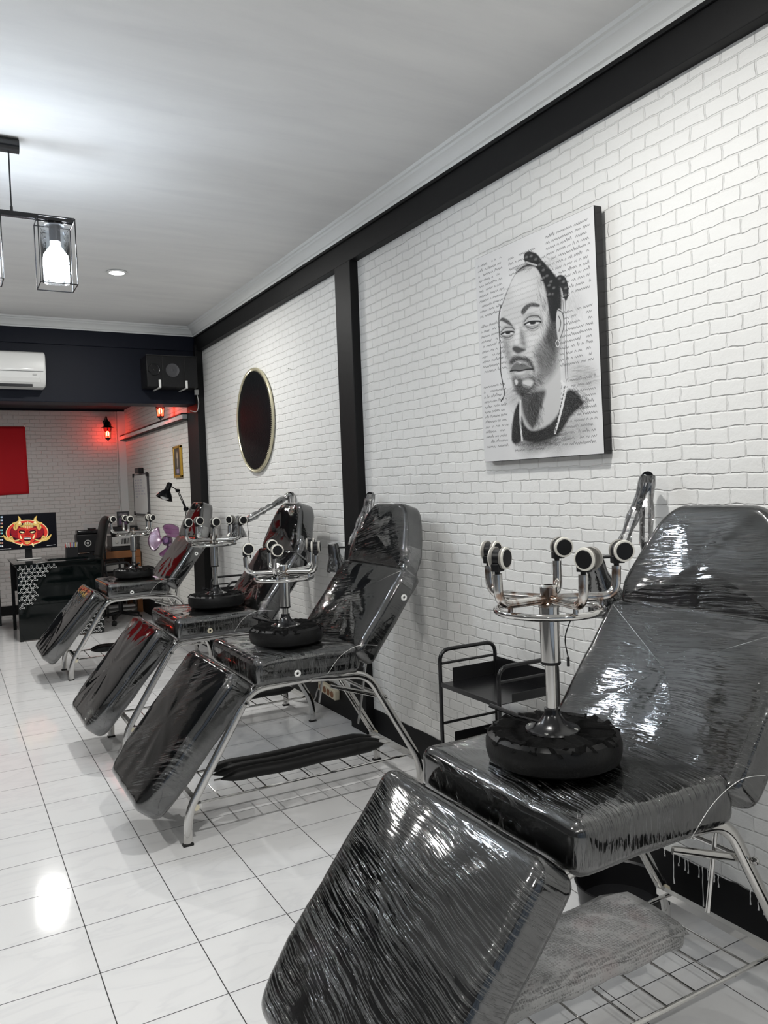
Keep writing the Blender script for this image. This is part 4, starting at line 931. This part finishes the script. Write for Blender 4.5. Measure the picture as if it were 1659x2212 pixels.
tag(MB().box((2.025, 7.02, 2.32), (.03, .03, .045)).tube(spline([(2.03, 7.02, 2.30), (2.035, 7.0, 2.22), (2.02, 7.02, 2.15), (1.98, 7.08, 2.16)], 8), .004, 8).build('plug_and_cable', M['greyplastic']), 'white plug with a loose cable below the loudspeaker', 'cable')

# ------------------------------------------------------------------ red lanterns
def lantern(c, label, wall):
    t = thing('wall_lantern', label, 'lantern', c, 'red glowing lanterns in the alcove'); c = V(*c)
    n = 6; mb = MB()
    for k in range(n):
        a = 2*PI*k/n+.3; ca, sa = math.cos(a), math.sin(a)
        mb.tube([c+V(.050*ca, .050*sa, .075), c+V(.034*ca, .034*sa, -.062)], .0035, 6)
    mb.lathe([(.034, -.066), (.038, -.060), (.034, -.055)], c, 6, Matrix.Rotation(.3, 3, 'Z')).lathe([(.0001, -.10), (.006, -.092), (.012, -.078), (.034, -.066)], c, 18)
    mb.build('cage', M['blackmetal'], t)
    MB().lathe([(.078, .070), (.070, .078), (.050, .086), (.047, .092), (.046, .115), (.036, .140), (.016, .156), (.010, .170), (.0001, .178)], c, 24).build('cap', M['blackmetal'], t)
    MB().lathe([(.030, -.060), (.046, .072)], c, 6, Matrix.Rotation(.3, 3, 'Z'), cap0=False, cap1=False).build('tinted_pane', glass_mat('red_tinted_glass', (1.0, .25, .2), .1, .1), t, smooth=False)
    MB().sphere(c+V(0, 0, .0), .018, 10, (1, 1, 1.8)).build('bulb', M['redcore'], t)
    MB().tube(spline([c+V(0, 0, .165), c+V(wall[0]*.3, wall[1]*.3, .215), c+V(wall[0]*.8, wall[1]*.8, .20), c+V(*wall, .15)], 6), .006, 8).lathe([(.028, 0), (.028, .008), (.015, .014)], c+V(*wall, .15), 18, V(-wall[0], -wall[1], 0).to_track_quat('Z', 'Y').to_matrix()).build('wall_arm', M['blackmetal'], t)
    ld = bpy.data.lights.new('lantern_lamp', 'POINT'); ld.energy = 2.2; ld.color = (1, .10, .05); ld.shadow_soft_size = .03
    lo = bpy.data.objects.new('lantern_lamp', ld); COL.objects.link(lo); lo.parent = t; lo.location = (0, 0, -.03)
lantern((1.815, 10.25, 2.19), 'red glowing lantern on the alcove back wall right of the red cloth', (0, .16))
lantern((1.92, 7.95, 2.245), 'red glowing lantern on the alcove side wall, its top hidden by the beam', (.13, 0))

# ------------------------------------------------------------------ things on alcove walls
mb = MB(); vs = []; fs = []; nx, nz = 30, 20
for i in range(nx+1):
    for j in range(nz+1):
        u, v = i/nx, j/nz; vs.append((-.20+u*1.09+.018*v*(u-.5), YC-.012-.006*math.sin(u*26+v*3)*v-.004*math.sin(v*9), 2.285-v*.815-.010*math.sin(u*4)*v))
for i in range(nx):
    for j in range(nz): a = i*(nz+1)+j; fs.append((a, a+1, a+nz+2, a+nz+1))
o = mb.add(vs, fs).build('red_cloth_banner', M['red']); sd = o.modifiers.new('solid', 'SOLIDIFY'); sd.thickness = .002
tag(o, 'plain red cloth banner pinned to the alcove back wall above the monitor', 'banner')
tag(MB().cyl((.885, YC+.01, 2.285), (.885, YC-.02, 2.29), .002, n=8).cyl((.885, YC-.02, 2.29), (.885, YC-.022, 2.29), .006, n=10).build('nail', M['screw']), 'nail at the top corner of the red cloth banner', 'nail')

def whiteboard():
    t = thing('whiteboard', 'small portrait whiteboard with handwritten list on the alcove side wall', 'whiteboard', (2.05, 9.56, 1.19))
    x = 2.034; y0, y1, z0, z1 = 9.195, 9.92, 1.19, 1.648
    MB().bb((x, y0, z0), (2.054, y1, z1)).build('board', M['whiteplastic'], t, smooth=False)
    mb = MB()
    for a, b in (((y0-.012, z0), (y0, z1)), ((y1, z0), (y1+.012, z1)), ((y0, z0-.010), (y1, z0)), ((y0, z1), (y1, z1+.010))): mb.bb((x-.004, a[0], a[1]), (2.054, b[0], b[1]))
    mb.build('frame', M['conegrey'], t, smooth=False)
    mb = MB()
    for y in (y0, y1):
        for z in (z0, z1): mb.box((x-.002, y, z), (.014, .06, .045))
    mb.build('corner_cap', M['blackplastic'], t, smooth=False)
    a = Art(150, 100, (.70, .71, .69)); rnd = random.Random(8)
    for r in range(7):
        v = .12+r*.075; u = .10
        for w_ in range(rnd.choice([3, 4, 2]) if r < 6 else 1):
            l_ = rnd.uniform(.10, .20); n = 7
            if u+l_ > .86: break
            a.line([(u+l_*k/n, v+(-.018 if k % 2 else .01)) for k in range(n+1)], 1.2, (.22, .12, .30) if w_ % 2 else (.10, .14, .30), .85); u += l_+.06
    a.line([(.5, .05), (.62, .04)], 1.2, (.5, .1, .2))
    a.plane('handwriting', (x-.001, y1-.01, z1-.01), (x-.001, y0+.01, z1-.01), (x-.001, y1-.01, z0+.01), vcol_mat('whiteboard_writing', .3), t)
whiteboard()
tag(MB().box((2.02, 9.53, 1.700), (.06, .20, .065)).build('camera_box', M['blackplastic'], bevel=.006), 'small black box mounted on the wall just above the whiteboard', 'box')
def goldpic():
    t = thing('framed_picture', 'narrow gilt framed picture on the alcove side wall above the desk lamp', 'picture', (2.05, 7.83, 1.57))
    y0, y1, z0, z1 = 7.70, 7.975, 1.572, 1.888; x = 2.03
    mb = MB()
    for a, b in (((y0, z0), (y0+.03, z1)), ((y1-.03, z0), (y1, z1)), ((y0, z0), (y1, z0+.025)), ((y0, z1-.025), (y1, z1))): mb.bb((x, a[0], a[1]), (2.054, b[0], b[1]))
    mb.build('frame', M['goldframe'], t, bevel=.004)
    a = Art(60, 80, (.06, .055, .045)); a.fill([(.5, .12), (.62, .25), (.58, .4), (.5, .36), (.42, .4), (.38, .25)], (.35, .28, .2), 1); a.fill([(.42, .45), (.6, .42), (.62, .6), (.5, .72), (.4, .6)], (.22, .19, .16), 1)
    a.line([(.45, .3), (.52, .5), (.46, .66)], 2, (.5, .45, .4)); a.fill([(.3, .76), (.7, .76), (.7, .92), (.3, .92)], (.25, .2, .28), .7, smooth=False)
    a.plane('picture_sheet', (x+.008, y1-.028, z1-.023), (x+.008, y0+.028, z1-.023), (x+.008, y1-.028, z0+.023), vcol_mat('small_picture_print', .3), t)
goldpic()

# ------------------------------------------------------------------ desk corner
DX0, DX1, DY0, DY1, DZ = .592, 1.385, 8.55, 9.46, .775
def ydecal(mb, cells, o, u, v, n, s, th=.0016):
    # outlined three-armed motifs on a triangular lattice
    for (a, b) in cells:
        cx = (a+.5*(b % 2))*s; cy = b*s*.74
        out = []
        for k in range(3):
            g = math.radians(90+120*k)+(PI if b % 2 and False else 0); d = (math.cos(g), math.sin(g)); p = (-d[1], d[0]); l_, w_ = s*.50, s*.12
            out += [(cx+d[0]*l_-p[0]*w_, cy+d[1]*l_-p[1]*w_), (cx+d[0]*l_+p[0]*w_, cy+d[1]*l_+p[1]*w_)]
            g2 = g+PI/3; out.append((cx+math.cos(g2)*w_*1.15, cy+math.sin(g2)*w_*1.15))
        for i in range(len(out)):
            p, q = out[i-1], out[i]; P = o+u*p[0]+v*p[1]+n*.0008; Q = o+u*q[0]+v*q[1]+n*.0008
            mb.tube([P, Q], .0008, 4, rb=th, side=(Q-P).cross(n))
def desk():
    t = thing('desk', 'black glass desk with white three-armed outline pattern on its front panel', 'desk', ((DX0+DX1)/2, 9.1, 0))
    MB().bb((DX0-.03, DY0-.02, DZ-.012), (DX1+.02, DY1, DZ)).build('desk_top', M['darkglass'], t, bevel=.002)
    MB().bb((DX0, DY0, .012), (DX1, DY0+.010, DZ-.014)).build('front_panel', M['darkglass'], t, bevel=.001)
    for x in (DX0+.012, DX1-.012):
        for y in (DY0+.03, DY1-.03):
            MB().bb((x-.016, y-.016, 0), (x+.016, y+.016, DZ-.012)).build('leg', M['blackmetal'], t, smooth=False)
    MB().bb((DX0, DY0+.03, DZ-.05), (DX0+.02, DY1-.03, DZ-.02)).bb((DX1-.02, DY0+.03, DZ-.05), (DX1, DY1-.03, DZ-.02)).bb((DX0, DY1-.04, .42), (DX1, DY1-.03, DZ-.02)).build('frame_rail', M['blackmetal'], t, smooth=False)
    s = .052; mb = MB()
    cells = [(a, b) for b in range(0, 11) for a in range(0, 5) if a < [1, 2, 3, 3, 3, 3, 3, 3, 5, 6, 6][b]]+[(5, 10), (6, 10)]
    ydecal(mb, cells, V(DX0+.028, DY0-.001, .345), V(1, 0, 0), V(0, 0, 1), V(0, -1, 0), s)
    dm = simple('white_vinyl_decal', (.75, .75, .75), .5); mb.build('pattern_decal', dm, t, smooth=False); mb = MB()
    ydecal(mb, [(a, b) for b in range(0, 7) for a in range(0, 6) if a > b*.7], V(DX1-.31, DY0-.001, .035), V(1, 0, 0), V(0, 0, 1), V(0, -1, 0), s)
    mb.build('pattern_decal', dm, t, smooth=False)
desk()
def monitor():
    cx, Y0, z0, z1 = .755, 9.12, .885, 1.262; hw = .285
    t = thing('computer_monitor', 'flat monitor showing a red horned demon mask on the black desk', 'monitor', (cx, Y0, DZ))
    MB().bb((cx-hw, Y0, z0), (cx+hw, Y0+.03, z1)).build('screen_housing', M['blackplastic'], t, bevel=.004)
    a = Art(380, 250, (.003, .003, .005)); a.sethomog([(-8, 214), (752, 188), (790, 650), (8, 692)])
    F, Ln = a.fill, a.line; Y1 = (.62, .42, .12); Y2 = (.85, .74, .38); R1 = (.36, .015, .012); R2 = (.60, .045, .03); K = (.03, .005, .01); D = (.22, .01, .02)
    # ring and mane
    el = [(382+285*math.cos(2*PI*i/28), 455+178*math.sin(2*PI*i/28)) for i in range(28)]
    F(el, Y2, 1.2); F([(382+276*math.cos(2*PI*i/28), 455+168*math.sin(2*PI*i/28)) for i in range(28)], R2, 1); F([(382+235*math.cos(2*PI*i/28), 455+140*math.sin(2*PI*i/28)) for i in range(28)], K, 1)
    for sx in (-1, 1):
        X = lambda d: 385+sx*d
        F([(X(125), 350), (X(215), 400), (X(225), 450), (X(190), 510), (X(110), 530), (X(90), 430)], D, 2)
        for q in range(5): Ln([(X(110), 420+q*22), (X(165), 405+q*24), (X(205), 430+q*20)], 2.2, R1)
        F([(X(70), 340), (X(95), 300), (X(85), 265), (X(125), 222), (X(118), 270), (X(140), 310), (X(120), 360)], Y1, 1); F([(X(85), 320), (X(102), 285), (X(108), 250), (X(108), 290), (X(120), 330)], Y2, 1)
        F([(X(120), 345), (X(150), 310), (X(200), 320), (X(175), 345), (X(190), 385), (X(160), 420), (X(130), 390)], Y1, 1); Ln([(X(140), 330), (X(165), 350), (X(155), 400)], 2.4, K)
        F([(X(85), 535), (X(140), 560), (X(180), 560), (X(205), 500), (X(240), 505), (X(260), 525), (X(325), 480), (X(300), 545), (X(240), 575), (X(170), 580), (X(110), 560)], Y1, 1); Ln([(X(110), 548), (X(190), 565), (X(255), 540)], 2.2, Y2); Ln([(X(200), 520), (X(230), 530)], 2.4, K)
        F([(X(60), 380), (X(110), 390), (X(130), 440), (X(120), 520), (X(90), 570), (X(45), 612), (X(0), 620), (X(0), 380)], R2, 1)
        F([(X(30), 428), (X(95), 418), (X(118), 440), (X(90), 468), (X(40), 462)], K, 1); F([(X(42), 446), (X(90), 436), (X(98), 448), (X(60), 460)], Y2, .8)
        Ln([(X(20), 418), (X(60), 402), (X(118), 412)], 3.2, D); Ln([(X(28), 480), (X(60), 500), (X(70), 540)], 3, D); Ln([(X(55), 490), (X(100), 500), (X(110), 540)], 2.4, R1)
        F([(X(70), 530), (X(85), 505), (X(96), 480), (X(98), 520), (X(80), 545)], Y2, .8)
        F([(X(60), 600), (X(72), 640), (X(92), 650), (X(80), 610)], Y2, .8)
    for k in range(9): x = 330+k*14; F([(x, 300+6*abs(k-4)), (x+10, 300+6*abs(k-4)), (x+9, 395-3*abs(k-4)), (x+3, 400-3*abs(k-4))], Y1 if k % 2 else Y2, .8, smooth=False)
    F([(285, 372), (340, 345), (385, 338), (430, 345), (485, 365), (440, 372), (385, 362), (330, 376)], Y1, 1); Ln([(290, 372), (385, 350), (480, 366)], 1.6, K)
    F([(350, 480), (360, 455), (372, 420), (400, 420), (412, 455), (425, 478), (410, 500), (385, 495), (362, 500)], R1, 1.5); Ln([(352, 490), (372, 500), (400, 500), (422, 490)], 2.4, K)
    F([(335, 530), (385, 515), (440, 528), (430, 560), (385, 570), (345, 562)], K, 1)
    for k in range(7): x = 346+k*12.5; F([(x, 528), (x+9, 526), (x+8, 546), (x+2, 546)], (.9, .88, .8), .6, smooth=False)
    F([(350, 572), (385, 580), (425, 570), (415, 605), (385, 615), (360, 606)], Y1, 1); Ln([(362, 585), (385, 600), (410, 584)], 2, R1)
    rnd = random.Random(5)
    for c in range(2):
        for r in range(10):
            x, y = 12+c*34, 235+r*45; cc = random.Random(r*2+c).choice([(.7, .7, .7), (.5, .6, .75), (.6, .45, .2), (.2, .5, .5), (.55, .25, .2)])
            F([(x-10, y-10), (x+10, y-11), (x+11, y+10), (x-10, y+11)], cc, .8, .9, smooth=False)
    for k in range(9): x = 20+k*17; F([(x, 679-k), (x+9, 679-k), (x+9, 688-k), (x, 688-k)], (.7, .7, .7), .6, .9, smooth=False)
    Ln([(655, 640), (730, 634)], 2.2, (.7, .7, .7)); Ln([(742, 632), (768, 630)], 3, (.7, .7, .7))
    a.plane('screen', (cx-hw+.008, Y0-.001, z1-.008), (cx+hw-.008, Y0-.001, z1-.008), (cx-hw+.008, Y0-.001, z0+.012), vcol_mat('lit_monitor_image', .25, .9), t)
    MB().bb((cx-.035, Y0+.03, DZ+.01), (cx+.035, Y0+.045, z0+.12)).build('neck', M['blackplastic'], t, bevel=.003)
    MB().bb((cx-.12, Y0-.07, DZ), (cx+.12, Y0+.10, DZ+.012)).build('foot', M['greyplastic'], t, bevel=.005)
monitor()
def penholder():
    x0, x1, y0, y1 = 1.115, 1.235, 9.05, 9.13
    t = thing('pen_holder', 'black wire-mesh pen holder full of pens beside the monitor', 'pen holder', (1.175, 9.09, DZ))
    mb = MB(); h = .10
    for x in (x0, (x0+x1)/2, x1): mb.bb((x-.001, y0, DZ), (x+.001, y1, DZ+h))
    mb.bb((x0, y0-.001, DZ), (x1, y0+.001, DZ+h)); mb.bb((x0, y1-.001, DZ), (x1, y1+.001, DZ+h)); mb.build('mesh_wall', M['mesh'], t, smooth=False)
    MB().bb((x0, y0, DZ), (x1, y1, DZ+.003)).tube([(x0, y0, DZ+h), (x1, y0, DZ+h), (x1, y1, DZ+h), (x0, y1, DZ+h)], .002, 6, closed=True).build('rim', M['blackmetal'], t)
    cols = [('red', (.5, .02, .02)), ('white', (.75, .75, .72)), ('white', (.7, .7, .7)), ('red', (.55, .03, .03)), ('grey', (.4, .4, .42)), ('blue', (.03, .08, .4)), ('yellow', (.6, .5, .08)), ('white', (.72, .7, .7))]
    spots = ['leftmost, by the monitor', 'second from the monitor', 'third from the monitor', 'fourth from the monitor', 'fifth from the monitor', 'third from the black box', 'second from the black box', 'rightmost, by the black box']
    for k, (nm, c) in enumerate(cols):
        x = x0+.012+k*.0137; b = V(x, 9.07+.03*(k % 2), DZ+.004); d = V(.12*(k-3.5)/4, .05, 1).normalized()
        o = MB().cyl(b, b+d*.13, .0035, n=8).cyl(b+d*.13, b+d*.15, .0042, .002, n=8).build('pen', simple('%s_pen_barrel' % nm, c, .35))
        tag(o, '%s pen standing in the wire holder, %s' % (nm, spots[k]), 'pen', 'pens in the wire holder')
penholder()
tag(MB().bb((.90, 8.80, DZ), (1.30, 9.00, DZ+.010)).bb((.93, 8.82, DZ+.010), (1.27, 8.98, DZ+.012)).build('graphics_tablet', M['darkglass'], bevel=.002), 'flat black graphics tablet on the desk in front of the pen holder', 'tablet')
def cabinet():
    x0, x1, y0, y1, z = 1.43, 2.035, 9.72, 10.36, .755
    t = thing('wooden_side_table', 'orange-brown wooden side table with open shelves in the alcove corner', 'table', ((x0+x1)/2, 10.0, 0))
    MB().bb((x0, y0, z-.085), (x1, y1, z)).build('table_top', M['wood'], t, bevel=.004)
    for x in (x0, x1-.06):
        for y in (y0, y1-.06): MB().bb((x, y, 0), (x+.06, y+.06, z-.085)).build('leg', M['wood'], t, bevel=.003)
    for zz in (.30, .52): MB().bb((x0+.03, y0+.02, zz-.02), (x1-.03, y1-.02, zz)).build('shelf', M['blackmetal'], t, smooth=False)
cabinet()
tag(MB().bb((1.56, 9.74, .30), (1.84, 10.05, .335)).bb((1.56, 9.74, .338), (1.82, 10.0, .37)).build('paper_stack', M['whiteplastic'], smooth=False), 'stack of white paper on the lower shelf of the wooden side table', 'paper')
tag(MB().bb((1.53, 9.73, .52), (1.90, 10.1, .53)).bb((1.58, 9.75, .53), (1.84, 10.08, .60)).build('document_tray', M['greyplastic'], bevel=.004), 'grey document tray on the upper shelf of the wooden side table', 'tray')
def blackbox():
    t = thing('black_equipment_box', 'black equipment box with a silver ring dial beside the pen holder', 'box', (1.48, 9.75, .755))
    MB().bb((1.290, 9.50, .778), (1.60, 9.69, .985)).build('housing', M['blackplastic'], t, bevel=.01)
    MB().bb((1.30, 9.52, .988), (1.58, 9.68, 1.035)).build('upper_case', M['blackmetal'], t, bevel=.012)
    MB().lathe([(.030, 0), (.038, .003), (.038, .008), (.030, .008)], (1.405, 9.50, .885), 28, Matrix.Rotation(PI/2, 3, 'X'), cap0=False, cap1=False).lathe([(.014, 0), (.012, .012), (.0001, .012)], (1.405, 9.50, .885), 18, Matrix.Rotation(PI/2, 3, 'X')).build('ring_dial', M['greyplastic'], t)
    MB().tube([(1.47+.04*math.cos(2*PI*k/28), 9.60+.04*math.sin(2*PI*k/28), 1.044) for k in range(28)], .008, 10, closed=True).build('cable_coil', M['rubber'], t)
    # stand that carries the box between desk and side table
    MB().bb((1.42, 9.50, .752), (1.60, 9.69, .778)).build('base_plate', M['blackmetal'], t, smooth=False)
    for x in (1.43, 1.59):
        for y in (9.51, 9.68): MB().bb((x-.008, y-.008, 0), (x+.008, y+.008, .752)).build('leg', M['blackmetal'], t, smooth=False)
blackbox()
def amp():
    t = thing('amplifier', 'amplifier with a silver front on the wooden side table behind the far stool', 'amplifier', (1.86, 9.85, .755))
    MB().bb((1.70, 9.74, .757), (1.99, 10.05, .80)).bb((1.71, 9.745, .80), (1.985, 10.05, .925)).build('housing', M['blackplastic'], t, bevel=.003)
    MB().bb((1.715, 9.738, .812), (1.98, 9.745, .920)).build('front_plate', M['greyplastic'], t, bevel=.002)
    Rm = Matrix.Rotation(PI/2, 3, 'X')
    MB().lathe([(.020, 0), (.018, .014), (.0001, .014)], (1.765, 9.738, .868), 24, Rm).build('knob', M['screw'], t)
    mb = MB()
    for k in range(9): mb.bb((1.815+k*.017, 9.735, .835), (1.825+k*.017, 9.738, .90))
    mb.build('button_row', M['blackplastic'], t, smooth=False)
    MB().bb((1.72, 9.80, .925), (1.90, 9.84, .958)).build('rear_foot', M['blackplastic'], t, smooth=False)
amp()
tag(MB().bb((1.70, 9.74, .958), (2.02, 10.02, 1.045)).build('black_case', M['blackmetal'], bevel=.006), 'flat black case lying on the amplifier on the wooden side table', 'case')
a_ = Art(60, 70, (.05, .05, .055)); a_.fill([(.1, .1), (.9, .1), (.9, .3), (.1, .3)], (.12, .12, .13), 1, smooth=False)
a_.line([(.2, .2), (.35, .16), (.5, .22), (.65, .17), (.8, .2)], 2, (.35, .3, .33)); a_.fill([(.15, .45), (.85, .45), (.85, .9), (.15, .9)], (.10, .06, .12), 1, smooth=False)
def cal():
    t = thing('desk_calendar', 'small dark standing card on the black case by the far corner', 'card', (1.85, 9.9, 1.045))
    MB().bb((1.795, 9.80, 1.046), (1.935, 9.812, 1.222)).bb((1.80, 9.81, 1.046), (1.93, 9.86, 1.05)).build('card_stand', M['blackplastic'], t, smooth=False)
    a_.plane('card_print', (1.798, 9.799, 1.22), (1.932, 9.799, 1.22), (1.798, 9.799, 1.05), vcol_mat('dark_card_print', .4), t)
cal()
tag(MB().bb((1.50, YC-.004, .93), (1.78, YC-.001, 1.07)).build('paper_note', simple('pale_paper', (.62, .62, .62), .7), smooth=False), 'blank pale paper taped to the alcove back wall above the black box', 'paper')

def office_chair():
    cx, cy = 1.66, 9.10
    t = thing('office_chair', 'high-backed black padded office chair behind the farthest tattoo chair', 'chair', (cx, cy, 0))
    pts = spline([(1.46, cy, .50), (1.445, cy, .62), (1.46, cy, .80), (1.495, cy, .98), (1.52, cy, 1.10), (1.56, cy, 1.19)], 6)
    mb = MB(); mb.tube([tuple(p) for p in pts], .20, 24, rb=.038, side=(1, 0, -.3), taper=[min(1, .72+.28*math.sin(min(1, k/8)*PI/2))*min(1, ((len(pts)-k)/4.)**.5) for k in range(len(pts))]); mb.build('backrest', M['leather'], t)
    fr = (V(1.44, cy, .50), V(1, 0, 0), V(0, 1, 0), V(0, 0, 1)); mb = MB(); pad_mesh(mb, [(0, -.23), (.42, -.24), (.42, .24), (0, .23)], fr, .09, .03, .01, 0, .06); mb.build('seat', M['leather'], t)
    MB().cyl((cx, cy, .10), (cx, cy, .42), .025).build('gas_column', M['blackmetal'], t)
    for s in (-1, 1): MB().tube(fillet([(1.50, cy+s*.26, .47), (1.46, cy+s*.28, .68), (1.72, cy+s*.28, .69), (1.72, cy+s*.26, .47)], .05), .013, 10).build('armrest', M['blackplastic'], t)
    for k in range(5):
        a = .45+2*PI*k/5; c, s = math.cos(a), math.sin(a)
        MB().tube([(cx, cy, .115), (cx+.24*c, cy+.24*s, .075)], .016, 10, taper=[1.3, .8]).build('base_leg', M['blackplastic'], t)
        MB().cyl((cx+.24*c-.02*s, cy+.24*s+.02*c, .028), (cx+.24*c+.02*s, cy+.24*s-.02*c, .028), .027, n=18).cyl((cx+.24*c, cy+.24*s, .03), (cx+.24*c, cy+.24*s, .08), .007).build('caster', M['rubber'], t)
office_chair()
tag(MB().bb((1.62, 9.60, .095), (1.92, 9.70, .115)).bb((1.62, 9.60, .055), (1.92, 9.70, .065)).cyl((1.64, 9.65, 0.0), (1.64, 9.65, .055), .014).cyl((1.90, 9.65, 0.0), (1.90, 9.65, .055), .014).build('wheeled_footboard', M['whiteplastic']), 'low white wheeled board on the floor in front of the wooden side table', 'board')
# left of the desk: low panel, skirting
struct(MB().bb((-3.3, YC-.012, .03), (2.0, YC+.001, .14)).build('baseboard_back', M['blackwall'], smooth=False))
def back_desk():
    t = thing('back_table', 'plain black table against the alcove back wall left of the glass desk', 'table', (.1, 10.1, 0))
    MB().bb((-.6, 9.78, .735), (.50, 10.38, .76)).build('table_top', M['blackmetal'], t, bevel=.003)
    MB().bb((-.58, 10.33, .42), (.48, 10.345, .735)).build('back_panel', M['blackmetal'], t, smooth=False)
    for x in (-.58, .46):
        for y in (9.80, 10.32): MB().bb((x, y, 0), (x+.035, y+.035, .735)).build('leg', M['blackmetal'], t, smooth=False)
back_desk()

# ------------------------------------------------------------------ fan
def fan():
    c = V(1.935, 8.0, .945); n = V(-.38, -1, .02).normalized(); u = n.cross(V(0, 0, 1)).normalized()*-1; v = n.cross(u)*-1
    if v.z < 0: v = -v
    t = thing('pedestal_fan', 'purple three-bladed fan without its guard against the alcove side wall', 'fan', (1.97, 8.06, 0))
    Rm = Matrix((u, v, n)).transposed()
    MB().lathe([(.036, -.02), (.038, .012), (.034, .022), (.026, .026), (.0001, .029)], c, 32, Rm).build('hub', simple('dark_purple_plastic', (.06, .02, .09), .3, coat=.4), t)
    MB().lathe([(.0001, .0292), (.020, .0292)], c, 24, Rm, cap1=False).build('hub_cap', simple('mauve_plastic', (.25, .13, .28), .3), t)
    for a0 in (62, 182, 302):
        mb = MB(); vs = []; nr, na = 10, 12
        for i in range(nr+1):
            for j in range(na+1):
                q = i/nr; s_ = j/na-.5
                rr = .03+q*.150; hw = math.radians(14+40*math.sin(min(1, q*1.25)*PI/2)); r3 = rr*(1-.55*abs(s_)**3*q*1.3)
                a = math.radians(a0)+s_*2*hw*(.95 if q < .95 else .85)-q*.25
                vs.append(c+u*(r3*math.cos(a))+v*(r3*math.sin(a))+n*(s_*.045*(.4+q)))
        fs = [(i*(na+1)+j, i*(na+1)+j+1, (i+1)*(na+1)+j+1, (i+1)*(na+1)+j) for i in range(nr) for j in range(na)]
        o = mb.add(vs, fs).build('blade', M['purple'], t); sd = o.modifiers.new('s', 'SOLIDIFY'); sd.thickness = .002
    MB().lathe([(.030, -.12), (.050, -.10), (.055, -.05), (.045, -.022)], c, 28, Rm).build('motor_housing', M['purple'], t)
    p = c-n*.08
    MB().cyl((p.x, p.y, .03), (p.x, p.y, c.z-.04), .013).build('pole', M['greyplastic'], t)
    MB().lathe([(.16, 0), (.16, .012), (.12, .028), (.03, .04), (.014, .05)], (p.x-.04, p.y, .0), 36).build('base', M['greyplastic'], t)
fan()
